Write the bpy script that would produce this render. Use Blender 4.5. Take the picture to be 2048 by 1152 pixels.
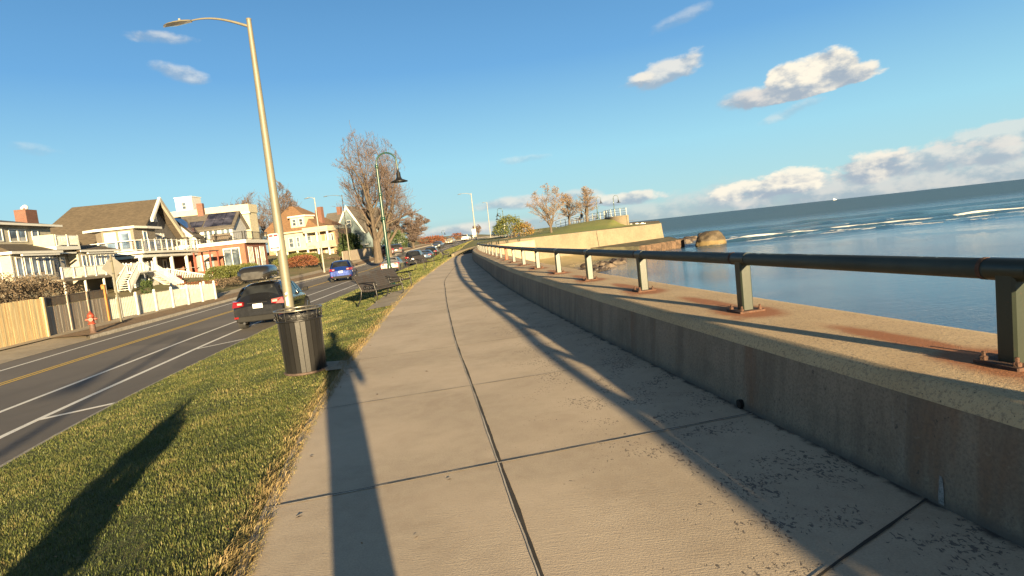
import bpy, bmesh, math, random
import numpy as np
from mathutils import Vector, Matrix, noise
random.seed(7); rng = np.random.default_rng(7)
SC = bpy.context.scene
for o in list(bpy.data.objects): bpy.data.objects.remove(o)
R_ = math.radians
# ------------------------------------------------------------------ camera
ROLL, PITCH, FPX, CAMH = R_(6.24), R_(5.04), 1200.0, 1.55
_X = Vector((1,0,0)); _U0 = Vector((0,math.sin(PITCH),math.cos(PITCH))); CB = Vector((0,-math.cos(PITCH),math.sin(PITCH)))
CR = math.cos(ROLL)*_X - math.sin(ROLL)*_U0; CU = math.sin(ROLL)*_X + math.cos(ROLL)*_U0; CC = Vector((0,0,CAMH))
cam_d = bpy.data.cameras.new('camera'); cam = bpy.data.objects.new('camera', cam_d); SC.collection.objects.link(cam)
cam_d.sensor_fit = 'HORIZONTAL'; cam_d.sensor_width = 36.0; cam_d.lens = 36.0*FPX/2048
cam_d.clip_start = 0.05; cam_d.clip_end = 30000
mt = Matrix((CR, CU, CB)).transposed().to_4x4(); mt.translation = CC; cam.matrix_world = mt
SC.camera = cam
def ray(x, y): return CR*((x-1024)/FPX) + CU*((576-y)/FPX) - CB
def gy(x, y, Y): d = ray(x,y); return CC + d*(Y/d.y)
def gz(x, y, z): d = ray(x,y); return CC + d*((z-CAMH)/d.z)
# ------------------------------------------------------------------ light
SUN_AZ, SUN_EL = R_(180-18.7), R_(7.8)     # the sun stands behind the viewer's right shoulder
SC.render.engine = 'CYCLES'
SC.cycles.use_denoising = True
SC.cycles.max_bounces = 6; SC.cycles.diffuse_bounces = 3; SC.cycles.glossy_bounces = 3; SC.cycles.transmission_bounces = 3; SC.cycles.transparent_max_bounces = 8
SC.view_settings.view_transform = 'Standard'; SC.view_settings.look = 'None'
SC.view_settings.exposure = 2.12; SC.view_settings.gamma = 1.0
sun_d = bpy.data.lights.new('sun', 'SUN'); sun = bpy.data.objects.new('sun', sun_d); SC.collection.objects.link(sun)
sun_d.energy = 5.0; sun_d.angle = R_(0.6); sun_d.color = (1.0, 0.765, 0.44)
sdir = Vector((math.sin(SUN_AZ)*math.cos(SUN_EL), math.cos(SUN_AZ)*math.cos(SUN_EL), math.sin(SUN_EL)))
sun.rotation_euler = sdir.to_track_quat('Z','Y').to_euler()
W = bpy.data.worlds.new('World'); SC.world = W; W.use_nodes = True
def build_world():
    nt = W.node_tree; N = nt.nodes; Lk = nt.links
    for n in list(N): N.remove(n)
    out = N.new('ShaderNodeOutputWorld'); bg = N.new('ShaderNodeBackground'); Lk.new(bg.outputs[0], out.inputs[0])
    def lk(v, sock):
        if isinstance(v, (int,float)): sock.default_value = v
        elif isinstance(v, tuple): sock.default_value = v if len(v)==4 else v+(1,)
        else: Lk.new(v, sock)
    def M(op, a, b=0, c=0, cl=False):
        n = N.new('ShaderNodeMath'); n.operation = op; n.use_clamp = cl
        lk(a, n.inputs[0]); lk(b, n.inputs[1]); lk(c, n.inputs[2]); return n.outputs[0]
    def mix(f, a, b):
        n = N.new('ShaderNodeMix'); n.data_type = 'RGBA'; lk(f, n.inputs[0]); lk(a, n.inputs[6]); lk(b, n.inputs[7]); return n.outputs[2]
    def ss(v, a, b):
        n = N.new('ShaderNodeMapRange'); n.interpolation_type = 'SMOOTHSTEP'; lk(v, n.inputs[0]); n.inputs[1].default_value=a; n.inputs[2].default_value=b; return n.outputs[0]
    tc = N.new('ShaderNodeTexCoord'); sep = N.new('ShaderNodeSeparateXYZ'); Lk.new(tc.outputs['Generated'], sep.inputs[0])
    x, y, z = sep.outputs
    az = M('ARCTAN2', x, y); el = M('ARCSINE', z)
    sky = N.new('ShaderNodeTexSky'); sky.sky_type = 'NISHITA'; sky.sun_disc = False
    sky.sun_elevation = SUN_EL; sky.sun_rotation = SUN_AZ; sky.air_density = 1.0; sky.dust_density = 0.15; sky.ozone_density = 2.2
    # the clear air of that afternoon: blue higher in view, pale cyan to cream at the sea horizon
    hs = N.new('ShaderNodeHueSaturation'); Lk.new(sky.outputs[0], hs.inputs['Color']); hs.inputs['Saturation'].default_value = 1.0; hs.inputs['Value'].default_value = KS
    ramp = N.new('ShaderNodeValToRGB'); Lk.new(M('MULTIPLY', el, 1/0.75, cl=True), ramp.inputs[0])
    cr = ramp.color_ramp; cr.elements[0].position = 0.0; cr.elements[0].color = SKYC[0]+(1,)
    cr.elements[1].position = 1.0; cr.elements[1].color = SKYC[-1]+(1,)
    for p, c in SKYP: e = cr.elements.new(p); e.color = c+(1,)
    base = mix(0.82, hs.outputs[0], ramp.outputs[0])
    vec = N.new('ShaderNodeCombineXYZ'); Lk.new(az, vec.inputs[0]); Lk.new(M('MULTIPLY', el, 1.7), vec.inputs[1])
    def noi(scale, detail, rough=.55, off=0.0, warp=None):
        n = N.new('ShaderNodeTexNoise'); n.inputs['Scale'].default_value = scale; n.inputs['Detail'].default_value = detail; n.inputs['Roughness'].default_value = rough
        mp = N.new('ShaderNodeMapping'); mp.inputs['Location'].default_value = (off*3.1, off, off); Lk.new(vec.outputs[0], mp.inputs[0]); Lk.new(mp.outputs[0], n.inputs['Vector'])
        return n.outputs['Fac']
    n1 = noi(15, 9, .58); n2 = noi(34, 8, .6, 1.7); n1u = noi(15, 9, .58, 0.0)
    # same noise looked at a little higher up, for the relief of the clouds
    nu = N.new('ShaderNodeTexNoise'); nu.inputs['Scale'].default_value = 15; nu.inputs['Detail'].default_value = 5; nu.inputs['Roughness'].default_value=.58
    mp = N.new('ShaderNodeMapping'); mp.inputs['Location'].default_value = (0.012, 0.022, 0); Lk.new(vec.outputs[0], mp.inputs[0]); Lk.new(mp.outputs[0], nu.inputs['Vector'])
    relief = M('MULTIPLY', M('SUBTRACT', n1, nu.outputs['Fac']), 5.0)
    col = base
    def patch(col, a0, e0, wa, we, rot, dens, warm, thr=.5, soft=.28, flat=.0, noisew=1.6, nz=None):
        nz = nz or n1
        da = M('SUBTRACT', az, a0); de = M('SUBTRACT', el, e0)
        c, s = math.cos(rot), math.sin(rot)
        u = M('DIVIDE', M('ADD', M('MULTIPLY', da, c), M('MULTIPLY', de, s)), wa)
        v = M('DIVIDE', M('SUBTRACT', M('MULTIPLY', de, c), M('MULTIPLY', da, s)), we)
        vv = v
        # flat base: the lower half falls off faster
        if flat: vv = M('MULTIPLY', v, M('ADD', 1.0, M('MULTIPLY', ss(v, 0.15, -0.5), flat)))
        r = M('ADD', M('MULTIPLY', u, u), M('MULTIPLY', vv, vv))
        f = M('SUBTRACT', 1.0, r)
        f = M('ADD', f, M('MULTIPLY', M('SUBTRACT', nz, .5), noisew*2))
        a = M('MULTIPLY', ss(f, thr-soft, thr+soft), dens)
        lit = ss(M('ADD', M('ADD', v, relief), M('MULTIPLY', M('SUBTRACT', n2,.5), 1.2)), -0.75, 0.75)
        shade = mix(lit, CLOUD_SHADE, mix(warm, CLOUD_PINK, CLOUD_LIT))
        return mix(a, col, shade)
    for p in CLOUDS: col = patch(col, *p[:-1], **p[-1])
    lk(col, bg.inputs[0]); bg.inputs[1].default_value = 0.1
def cd(x, y):       # the direction (azimuth, elevation) of a point of the sky
    d = ray(x, y).normalized(); return math.atan2(d.x, d.y), math.asin(d.z)
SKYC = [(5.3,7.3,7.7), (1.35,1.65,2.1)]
SKYP = [(0.05,(5.6,9.4,10.2)), (0.16,(4.6,9.2,11.3)), (0.36,(2.0,5.4,9.8)), (0.60,(1.05,3.3,6.9)), (0.74,(1.25,2.0,3.2))]  # sky above the view dimmed and greyed to weaken blue fill on the ground
CLOUD_SHADE = (4.9,5.9,7.0); CLOUD_LIT = (13.0,12.0,10.0); CLOUD_PINK = (9.0,8.7,8.6)
def C_(x, y, wpx, hpx, tilt, dens, warm, **k):
    a, e = cd(x, y); return (a, e, wpx/FPX, hpx/FPX, R_(tilt), dens, warm, k)
CLOUDS = [
 C_(1250,430,420,22,0,.4,.45,soft=.5,thr=.45,noisew=1.0),
 C_(1060,402,150,17,0,.75,.45,soft=.4,noisew=1.2),
 C_(1240,398,110,16,0,.85,.8,soft=.3),
 C_(960,455,150,14,0,.75,.5,soft=.5,noisew=1.0),
 C_(1900,365,480,50,-3,.7,.15,soft=.45,thr=.35,noisew=1.1),
 C_(2070,262,130,30,0,.6,.4,soft=.25,flat=.5),
 C_(1860,328,200,32,0,.75,.4,soft=.25,flat=.6),
 C_(1720,345,90,38,0,.9,.8,soft=.25,flat=.6),
 C_(1535,380,120,34,0,.9,1.0,soft=.22,flat=.8),
 C_(1600,352,60,26,0,.9,1.0,soft=.22,flat=.8),
 C_(1605,180,148,34,5,1.0,.9,soft=.16,flat=.9,noisew=1.0,thr=.36),
 C_(1650,140,62,42,0,1.0,1.0,soft=.16,flat=.2,noisew=.9,thr=.32),
 C_(1570,162,40,34,0,1.0,1.0,soft=.16,flat=.2,noisew=.9,thr=.32),
 C_(1500,200,70,24,0,.85,.2,soft=.4,noisew=1.1),
 C_(1330,142,92,28,14,.8,.7,soft=.35),
 C_(1270,163,42,16,8,.7,.7,soft=.35),
 C_(1583,222,60,13,14,.4,.5,soft=.5),
 C_(1365,36,62,14,14,.3,.8,soft=.6),
 C_(1735,135,22,12,0,.6,.8,soft=.4),
 C_(312,74,62,12,-2,.5,.9,soft=.5),
 C_(352,145,52,15,-12,.5,.9,soft=.5),
 C_(70,300,40,12,-8,.3,.8,soft=.6),
 C_(1045,318,50,9,0,.3,.8,soft=.6),
]
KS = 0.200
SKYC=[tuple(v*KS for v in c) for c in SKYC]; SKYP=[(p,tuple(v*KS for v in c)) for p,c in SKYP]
CLOUD_SHADE,CLOUD_LIT,CLOUD_PINK=[tuple(v*KS*.92 for v in c) for c in (CLOUD_SHADE,CLOUD_LIT,CLOUD_PINK)]
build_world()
# ------------------------------------------------------------------ helpers
class MB:
    def __init__(s): s.v=[]; s.f=[]; s.m=[]; s.sm=[]
    def add(s, vs, fs, mi=0, smooth=False):
        b=len(s.v); s.v += [tuple(p) for p in vs]; s.f += [tuple(i+b for i in f) for f in fs]; s.m += [mi]*len(fs); s.sm += [smooth]*len(fs)
    def box(s, x0,x1,y0,y1,z0,z1, mi=0):
        s.add([(x0,y0,z0),(x1,y0,z0),(x1,y1,z0),(x0,y1,z0),(x0,y0,z1),(x1,y0,z1),(x1,y1,z1),(x0,y1,z1)],
              [(0,3,2,1),(4,5,6,7),(0,1,5,4),(1,2,6,5),(2,3,7,6),(3,0,4,7)], mi)
    def beam(s, a, b, w, h, mi=0, up=(0,0,1)):        # a bar from a to b, w across and h high, centred
        a=Vector(a); b=Vector(b); d=(b-a).normalized(); r=d.cross(Vector(up))
        if r.length<1e-4: r=Vector((1,0,0))
        r.normalize(); u=r.cross(d)
        q=[a-r*w/2-u*h/2,a+r*w/2-u*h/2,a+r*w/2+u*h/2,a-r*w/2+u*h/2]
        q2=[p+(b-a) for p in q]
        s.add(q+q2,[(0,1,2,3),(7,6,5,4),(0,4,5,1),(1,5,6,2),(2,6,7,3),(3,7,4,0)],mi)
    def tube(s, pts, rad, n=10, mi=0, caps=True, smooth=True):
        pts=[Vector(p) for p in pts]; k=len(pts)
        if not hasattr(rad,'__len__'): rad=[rad]*k
        t0=(pts[1]-pts[0]).normalized(); r=t0.cross(Vector((0,0,1)))
        if r.length<1e-3: r=t0.cross(Vector((1,0,0)))
        r.normalize(); V=[]
        for i,p in enumerate(pts):
            t=(pts[min(i+1,k-1)]-pts[max(i-1,0)]).normalized(); r=(r-t*r.dot(t)).normalized(); u=t.cross(r)
            for j in range(n):
                a=2*math.pi*j/n; V.append(p+(r*math.cos(a)+u*math.sin(a))*rad[i])
        F=[(i*n+j,i*n+(j+1)%n,(i+1)*n+(j+1)%n,(i+1)*n+j) for i in range(k-1) for j in range(n)]
        s.add(V,F,mi,smooth)
        if caps:
            s.add(V[:n],[tuple(range(n))[::-1]],mi); s.add(V[-n:],[tuple(range(n))],mi)
    def lathe(s, prof, n=24, c=(0,0,0), mi=0, smooth=True, closed=False):   # prof: (radius, z)
        V=[(c[0]+r*math.cos(2*math.pi*j/n),c[1]+r*math.sin(2*math.pi*j/n),c[2]+z) for r,z in prof for j in range(n)]
        F=[(i*n+j,i*n+(j+1)%n,(i+1)*n+(j+1)%n,(i+1)*n+j) for i in range(len(prof)-1) for j in range(n)]
        s.add(V,F,mi,smooth)
    def prism(s, poly, axis, a, b, mi=0):            # poly in the plane across axis, run from a to b
        k=len(poly)
        def P(q,t): return (t,q[0],q[1]) if axis=='x' else (q[0],t,q[1]) if axis=='y' else (q[0],q[1],t)
        s.add([P(q,a) for q in poly]+[P(q,b) for q in poly],[tuple(range(k))[::-1],tuple(range(k,2*k))]+[(i,(i+1)%k,k+(i+1)%k,k+i) for i in range(k)],mi)
    def ball(s, c, r, n=10, mi=0, sz=1.0):
        s.lathe([(max(1e-4,r*math.sin(math.pi*i/n)), -r*sz*math.cos(math.pi*i/n)) for i in range(n+1)], n=n+2, c=c, mi=mi)
    def build(s, name, mats, parent=None, kind=None, bevel=0, fixn=True, zoff=0):
        me=bpy.data.meshes.new(name); v=s.v
        if zoff: v=[(a,b,c-zoff) for a,b,c in v]
        me.from_pydata(v,[],s.f)
        if not isinstance(mats,(list,tuple)): mats=[mats]
        for m in mats: me.materials.append(m)
        if len(mats)>1: me.polygons.foreach_set('material_index',s.m)
        me.polygons.foreach_set('use_smooth',s.sm)
        if fixn and len(s.f)<60000:
            bm=bmesh.new(); bm.from_mesh(me); bmesh.ops.recalc_face_normals(bm,faces=bm.faces); bm.to_mesh(me); bm.free()
        me.update()
        o=bpy.data.objects.new(name,me); SC.collection.objects.link(o)
        if parent: o.parent=parent
        if kind: o['kind']=kind
        if bevel:
            md=o.modifiers.new('bevel','BEVEL'); md.width=bevel; md.segments=2; md.limit_method='ANGLE'
        return o
def link_mesh(name, verts, faces, mats, kind=None, parent=None, smooth=False, uv=None, attrs=None):
    me=bpy.data.meshes.new(name)
    verts=np.asarray(verts,dtype=np.float32); faces=np.asarray(faces,dtype=np.int32); k=faces.shape[1]
    me.vertices.add(len(verts)); me.vertices.foreach_set('co',verts.ravel())
    me.loops.add(faces.size); me.loops.foreach_set('vertex_index',faces.ravel())
    me.polygons.add(len(faces)); me.polygons.foreach_set('loop_start',np.arange(0,faces.size,k,dtype=np.int32)); me.polygons.foreach_set('loop_total',np.full(len(faces),k,dtype=np.int32))
    for m in (mats if isinstance(mats,(list,tuple)) else [mats]): me.materials.append(m)
    if smooth: me.polygons.foreach_set('use_smooth',np.ones(len(faces),dtype=bool))
    for n,a in (attrs or {}).items():
        a=np.asarray(a,dtype=np.float32)
        if a.ndim==1: at=me.attributes.new(n,'FLOAT','POINT'); at.data.foreach_set('value',a)
        else: at=me.attributes.new(n,'FLOAT_COLOR','POINT'); at.data.foreach_set('color',a.ravel())
    me.update(calc_edges=True); me.validate()
    o=bpy.data.objects.new(name,me); SC.collection.objects.link(o)
    if parent: o.parent=parent
    if kind: o['kind']=kind
    return o
def tag(o, label, cat, group=None):
    o['label']=label; o['category']=cat
    if group: o['group']=group
    return o
def thing(name, label, cat, loc=(0,0,0), rz=0, group=None):
    o=bpy.data.objects.new(name,None); SC.collection.objects.link(o); o.location=loc; o.rotation_euler=(0,0,rz); o.empty_display_size=.3
    return tag(o,label,cat,group)
def copy_tree(o, loc=None, rz=None, label=None, parent=None, scale=None):
    kids=[c for c in bpy.data.objects if c.parent==o]
    c=o.copy(); SC.collection.objects.link(c); c.parent=parent
    if loc is not None: c.location=loc
    if rz is not None: c.rotation_euler=(0,0,rz)
    if label: c['label']=label
    if scale: c.scale=(scale,)*3
    for k in kids: copy_tree(k,parent=c)
    return c
# ------------------------------------------------------------------ materials
class NT:
    def __init__(s, name, rough=.8, metal=0, spec=.5):
        s.m=bpy.data.materials.new(name); s.m.use_nodes=True; s.nt=s.m.node_tree; s.N=s.nt.nodes; s.b=s.N['Principled BSDF']
        s.b.inputs['Roughness'].default_value=rough; s.b.inputs['Metallic'].default_value=metal; s.b.inputs['Specular IOR Level'].default_value=spec
        s.tc=s.N.new('ShaderNodeTexCoord')
    def lk(s,v,k):
        if isinstance(v,(int,float)): k.default_value=v
        elif isinstance(v,tuple): k.default_value=v if len(v)==4 else v+(1,)
        else: s.nt.links.new(v,k)
    def map(s, scale=(1,1,1), src='Object', rot=(0,0,0)):
        n=s.N.new('ShaderNodeMapping'); n.inputs['Scale'].default_value=scale; n.inputs['Rotation'].default_value=rot; s.nt.links.new(s.tc.outputs[src],n.inputs[0]); return n.outputs[0]
    def noise(s, scale, detail=4, rough=.55, vec=None, out='Fac', dist=0):
        n=s.N.new('ShaderNodeTexNoise'); n.inputs['Scale'].default_value=scale; n.inputs['Detail'].default_value=detail; n.inputs['Roughness'].default_value=rough; n.inputs['Distortion'].default_value=dist
        s.nt.links.new(vec if vec is not None else s.tc.outputs['Object'],n.inputs['Vector']); return n.outputs[out]
    def vor(s, scale, vec=None, out='Distance', feat='F1', rnd=1):
        n=s.N.new('ShaderNodeTexVoronoi'); n.inputs['Scale'].default_value=scale; n.feature=feat; n.inputs['Randomness'].default_value=rnd
        s.nt.links.new(vec if vec is not None else s.tc.outputs['Object'],n.inputs['Vector']); return n.outputs[out]
    def ss(s, v, a, b, lo=0, hi=1):
        n=s.N.new('ShaderNodeMapRange'); n.interpolation_type='SMOOTHSTEP'; s.lk(v,n.inputs[0]); n.inputs[1].default_value=a; n.inputs[2].default_value=b; n.inputs[3].default_value=lo; n.inputs[4].default_value=hi; return n.outputs[0]
    def M(s, op, a, b=0):
        n=s.N.new('ShaderNodeMath'); n.operation=op; s.lk(a,n.inputs[0]); s.lk(b,n.inputs[1]); return n.outputs[0]
    def mix(s, f, a, b, mode='MIX'):
        n=s.N.new('ShaderNodeMix'); n.data_type='RGBA'; n.blend_type=mode; s.lk(f,n.inputs[0]); s.lk(a,n.inputs[6]); s.lk(b,n.inputs[7]); return n.outputs[2]
    def attr(s, name, out='Fac'):
        n=s.N.new('ShaderNodeAttribute'); n.attribute_name=name; return n.outputs[out]
    def xyz(s, src='Object'):
        n=s.N.new('ShaderNodeSeparateXYZ'); s.nt.links.new(s.tc.outputs[src],n.inputs[0]); return n.outputs
    def bump(s, h, strength=.3, dist=.01, prev=None):
        n=s.N.new('ShaderNodeBump'); n.inputs['Strength'].default_value=strength; n.inputs['Distance'].default_value=dist; s.lk(h,n.inputs['Height'])
        if prev is not None: s.nt.links.new(prev,n.inputs['Normal'])
        s.nt.links.new(n.outputs[0],s.b.inputs['Normal']); return n.outputs[0]
    def col(s,c): s.lk(c,s.b.inputs['Base Color']); return s
def plain(name, c, rough=.6, metal=0, var=.18, scale=3, bump=0, spec=.5, coat=0):
    t=NT(name,rough,metal,spec); n=t.noise(scale,5,.6); n2=t.noise(scale*9,3,.6)
    d=tuple(x*(1-var) for x in c); l=tuple(min(1,x*(1+var)) for x in c)
    t.col(t.mix(t.ss(t.M('ADD',t.M('MULTIPLY',n,.6),t.M('MULTIPLY',n2,.4)),.35,.65),d,l))
    if bump: t.bump(n2,bump,.01)
    if coat: t.b.inputs['Coat Weight'].default_value=coat; t.b.inputs['Coat Roughness'].default_value=.04
    return t.m
def m_path():
    t=NT('path_concrete',.85); wn=t.noise(.9,5,.6); fine=t.noise(90,3,.7); mid=t.noise(7,5,.6)
    br=t.noise(1,3,.6,vec=t.map((6,120,1))); st=t.noise(1.7,6,.68,dist=.6)
    c=t.mix(t.ss(wn,.3,.7),(.53,.425,.30),(.60,.49,.35)); c=t.mix(t.ss(mid,.35,.7,0,.5),c,(.45,.35,.245))
    c=t.mix(t.ss(fine,.3,.7,0,.55),t.mix(.5,c,(.2,.17,.14)),c)
    c=t.mix(t.ss(st,.50,.68,0,.45),c,(.33,.25,.175)); c=t.mix(t.ss(t.noise(.55,3,.5),.42,.58,0,.28),c,(.66,.54,.40)); c=t.mix(t.ss(t.noise(240,2,.5),.58,.75,0,.5),c,(.5,.45,.38))
    # dark peck marks and tar specks, thick near the wall ('edge' runs 0 at the grass to 1 at the wall)
    e=t.attr('edge'); v=t.vor(13,vec=t.noise_vec(3.0,.35)) if hasattr(t,'noise_vec') else t.vor(13)
    bl=t.noise(2.2,3,.6); dens=t.M('MULTIPLY',t.ss(e,.35,.80),t.ss(bl,.32,.66))
    sp=t.noise(46,3,.62,dist=.7,vec=t.map((1,.6,1),rot=(0,0,.5))); thr=t.M('SUBTRACT',.74,t.M('MULTIPLY',dens,.225))
    mk=t.ss(t.M('SUBTRACT',sp,thr),0,.03); c=t.mix(t.M('MULTIPLY',mk,.82),c,(.085,.075,.07))
    pit=t.ss(t.noise(70,3,.6),.68,.72); c=t.mix(t.M('MULTIPLY',pit,.55),c,(.1,.085,.07))
    # dirt gathered along the foot of the wall
    dirt=t.ss(t.M('ADD',e,t.M('MULTIPLY',t.M('SUBTRACT',t.noise(5,5,.65),.5),.06)),.985,1.003); c=t.mix(dirt,c,(.05,.045,.04))
    t.col(c); n=t.bump(t.M('ADD',t.M('MULTIPLY',fine,.6),t.M('ADD',t.M('MULTIPLY',br,.5),t.M('MULTIPLY',mk,-.6))),.42,.006); return t.m
def m_wall():
    t=NT('seawall_concrete',.9); st=t.noise(1,6,.65,vec=t.map((3.2,3.2,.28))); st2=t.noise(1,5,.6,vec=t.map((9,9,.5))); f=t.noise(60,4,.7); big=t.noise(.7,4,.6)
    c=t.mix(t.ss(big,.35,.65),(.20,.155,.112),(.26,.205,.15)); c=t.mix(t.ss(st,.42,.66,0,.75),c,(.14,.105,.075)); c=t.mix(t.ss(st2,.58,.72,0,.6),c,(.27,.235,.19))
    c=t.mix(t.ss(t.noise(1,4,.6,vec=t.map((1.6,1.6,.25))),.58,.70,0,.6),c,(.20,.10,.05))
    c=t.mix(t.ss(t.noise(22,4,.6),.66,.70,0,.8),c,(.06,.05,.045)); c=t.mix(t.ss(f,.3,.6,.55,0),c,(.085,.068,.055)); c=t.mix(t.ss(t.noise(30,4,.6),.60,.70,0,.35),c,(.25,.21,.16)); c=t.mix(t.ss(t.noise(3.0,5,.7),.5,.7,0,.4),c,(.12,.095,.07))
    z=t.xyz()[2]; c=t.mix(t.ss(t.M('ADD',z,t.M('MULTIPLY',t.noise(6,4,.6),.1)),.13,.03),c,(.085,.075,.065))
    wc=t.attr('white'); c=t.mix(wc,c,(.62,.62,.62))
    t.col(c); t.bump(t.M('ADD',f,t.M('MULTIPLY',t.noise(9,5,.6),1.5)),.5,.008); return t.m
def m_cap():
    t=NT('seawall_cap_concrete',.92); f=t.noise(55,4,.75); g=t.noise(160,3,.7); big=t.noise(1.3,5,.6)
    c=t.mix(t.ss(big,.3,.7),(.43,.305,.17),(.52,.385,.225)); c=t.mix(t.ss(f,.5,.62,0,.65),c,(.2,.15,.1)); c=t.mix(t.ss(g,.42,.3,0,.7),c,(.58,.5,.37)); c=t.mix(t.ss(t.noise(80,3,.6),.64,.69),c,(.07,.055,.045))
    r=t.attr('rust'); rr=t.ss(t.M('MULTIPLY',r,t.M('ADD',.35,t.noise(6,5,.7))),.14,.6); c=t.mix(t.M('MULTIPLY',rr,.9),c,(.28,.095,.03))
    t.col(c); t.bump(t.M('ADD',f,t.M('MULTIPLY',g,.6)),.7,.008); return t.m
def m_asphalt():
    t=NT('asphalt',.88); f=t.noise(120,3,.8); b=t.noise(.35,5,.6); s=t.noise(1,4,.6,vec=t.map((1.1,.07,1),rot=(0,0,-.11))); pt=t.ss(t.noise(.16,2,.4),.56,.575,0,.5)
    c=t.mix(t.ss(b,.3,.7),(.098,.086,.076),(.130,.114,.100)); c=t.mix(t.ss(s,.5,.7,0,.45),c,(.078,.070,.063)); c=t.mix(pt,c,(.068,.061,.055)); c=t.mix(t.ss(t.noise(1.7,5,.7),.60,.68,0,.4),c,(.052,.047,.043)); c=t.mix(t.ss(f,.55,.7,0,.6),c,(.16,.145,.13))
    crk=t.ss(t.vor(.5,feat='DISTANCE_TO_EDGE',vec=None),.004,.012,1,0); c=t.mix(t.M('MULTIPLY',crk,.0),c,(.03,.03,.03))
    t.col(c); t.bump(f,.35,.006); return t.m
def m_line(name, c):
    t=NT(name,.7); n=t.noise(9,5,.75); f=t.noise(60,3,.7); t.col(t.mix(t.ss(t.M('ADD',t.M('MULTIPLY',n,.6),t.M('MULTIPLY',f,.4)),.56,.62,0,.75),c,(.11,.1,.09))); return t.m
def m_grassbase():
    t=NT('turf',.95); a=t.noise(.6,5,.65); f=t.noise(35,4,.75); g=t.noise(6,4,.6)
    c=t.mix(t.ss(a,.35,.65),(.09,.105,.022),(.14,.145,.035)); c=t.mix(t.ss(g,.45,.65,0,.6),c,(.15,.125,.035)); c=t.mix(t.ss(f,.55,.35,0,.6),c,(.026,.035,.010))
    t.col(c); t.bump(t.M('ADD',f,t.noise(110,2,.6)),.8,.04); return t.m
def m_land():
    t=NT('land',.95); a=t.noise(.18,5,.65); f=t.noise(12,4,.75)
    c=t.mix(t.ss(a,.4,.6),(.16,.125,.05),(.10,.10,.03)); c=t.mix(t.ss(f,.5,.3,0,.5),c,(.05,.04,.02)); t.col(c); t.bump(f,.6,.05); return t.m
def m_lawn():
    t=NT('park_lawn',.95); a=t.noise(.12,5,.65); f=t.noise(5,5,.75); c=t.mix(t.ss(a,.35,.65),(.13,.165,.028),(.18,.18,.04)); c=t.mix(t.ss(f,.5,.3,0,.4),c,(.035,.045,.01)); t.col(c); t.bump(f,.6,.06); return t.m
def m_sand():
    t=NT('beach_sand',.7); a=t.noise(.5,6,.65); f=t.noise(20,4,.7); z=t.xyz()[2]
    c=t.mix(t.ss(a,.35,.65),(.20,.165,.075),(.27,.21,.115)); c=t.mix(t.ss(t.M('ADD',z,t.M('MULTIPLY',a,.3)),-2.6,-2.95),c,(.10,.08,.055)); t.col(c); t.bump(f,.5,.03)
    t.lk(t.ss(z,-2.8,-2.98,.8,.15),t.b.inputs['Roughness']); return t.m
def m_water():
    t=NT('sea_water',.05); P=t.tc.outputs['Object']
    xy=t.xyz(); dist=xy[1]
    far=t.ss(dist,62,100)
    w1=t.noise(1,3,.5,vec=t.map((.10,.55,1))); w2=t.noise(1,4,.6,vec=t.map((.5,1.8,1))); w3=t.noise(1,3,.6,vec=t.map((3,8,1)))
    h=t.M('ADD',t.M('MULTIPLY',w1,1.0),t.M('ADD',t.M('MULTIPLY',w2,.35),t.M('MULTIPLY',w3,.07)))
    near=t.M('MULTIPLY',t.M('ADD',w3,t.M('MULTIPLY',w2,.9)),t.ss(t.noise(.05,3,.6),.35,.65,.02,.06))
    hh=t.M('ADD',t.M('MULTIPLY',h,t.M('MULTIPLY',far,1.0)),near)
    foam=t.attr('foam'); fn=t.noise(1,5,.75,vec=t.map((.45,1.8,1))); fm=t.ss(t.M('MULTIPLY',foam,t.M('ADD',fn,.22)),.46,.66)
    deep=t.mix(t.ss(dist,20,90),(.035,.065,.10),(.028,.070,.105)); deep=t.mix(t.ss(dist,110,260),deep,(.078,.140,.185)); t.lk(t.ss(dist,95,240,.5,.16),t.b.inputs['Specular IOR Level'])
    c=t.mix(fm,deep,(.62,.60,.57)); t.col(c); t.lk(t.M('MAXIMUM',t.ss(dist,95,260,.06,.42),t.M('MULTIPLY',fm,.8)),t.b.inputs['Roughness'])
    t.b.inputs['IOR'].default_value=1.333
    t.bump(hh,1.0,.6); return t.m
def m_siding(name, c, lap=.13, var=.1):
    t=NT(name,.65); z=t.xyz()[2]; w=t.M('FRACT',t.M('DIVIDE',z,lap)); n=t.noise(2,4,.6)
    d=tuple(x*(1-var) for x in c); cc=t.mix(t.ss(n,.35,.65),d,c); cc=t.mix(t.ss(w,.10,.02,0,.4),cc,tuple(x*.4 for x in c)); t.col(cc); t.bump(w,.5,.02); return t.m
def m_brick(name, c1, c2, mortar=(.35,.3,.26), sc=1.0):
    t=NT(name,.85); n=t.N.new('ShaderNodeTexBrick'); xy=t.xyz(); cb=t.N.new('ShaderNodeCombineXYZ'); t.lk(t.M('ADD',xy[0],xy[1]),cb.inputs[0]); t.lk(xy[2],cb.inputs[1]); t.nt.links.new(cb.outputs[0],n.inputs['Vector'])
    n.inputs['Scale'].default_value=1/sc; n.inputs['Brick Width'].default_value=.22; n.inputs['Row Height'].default_value=.075; n.inputs['Mortar Size'].default_value=.008
    n.inputs['Color1'].default_value=c1+(1,); n.inputs['Color2'].default_value=c2+(1,); n.inputs['Mortar'].default_value=mortar+(1,)
    t.col(t.mix(t.ss(t.noise(1.5,4,.6),.4,.7,0,.3),n.outputs[0],tuple(x*.6 for x in c1))); return t.m
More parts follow.
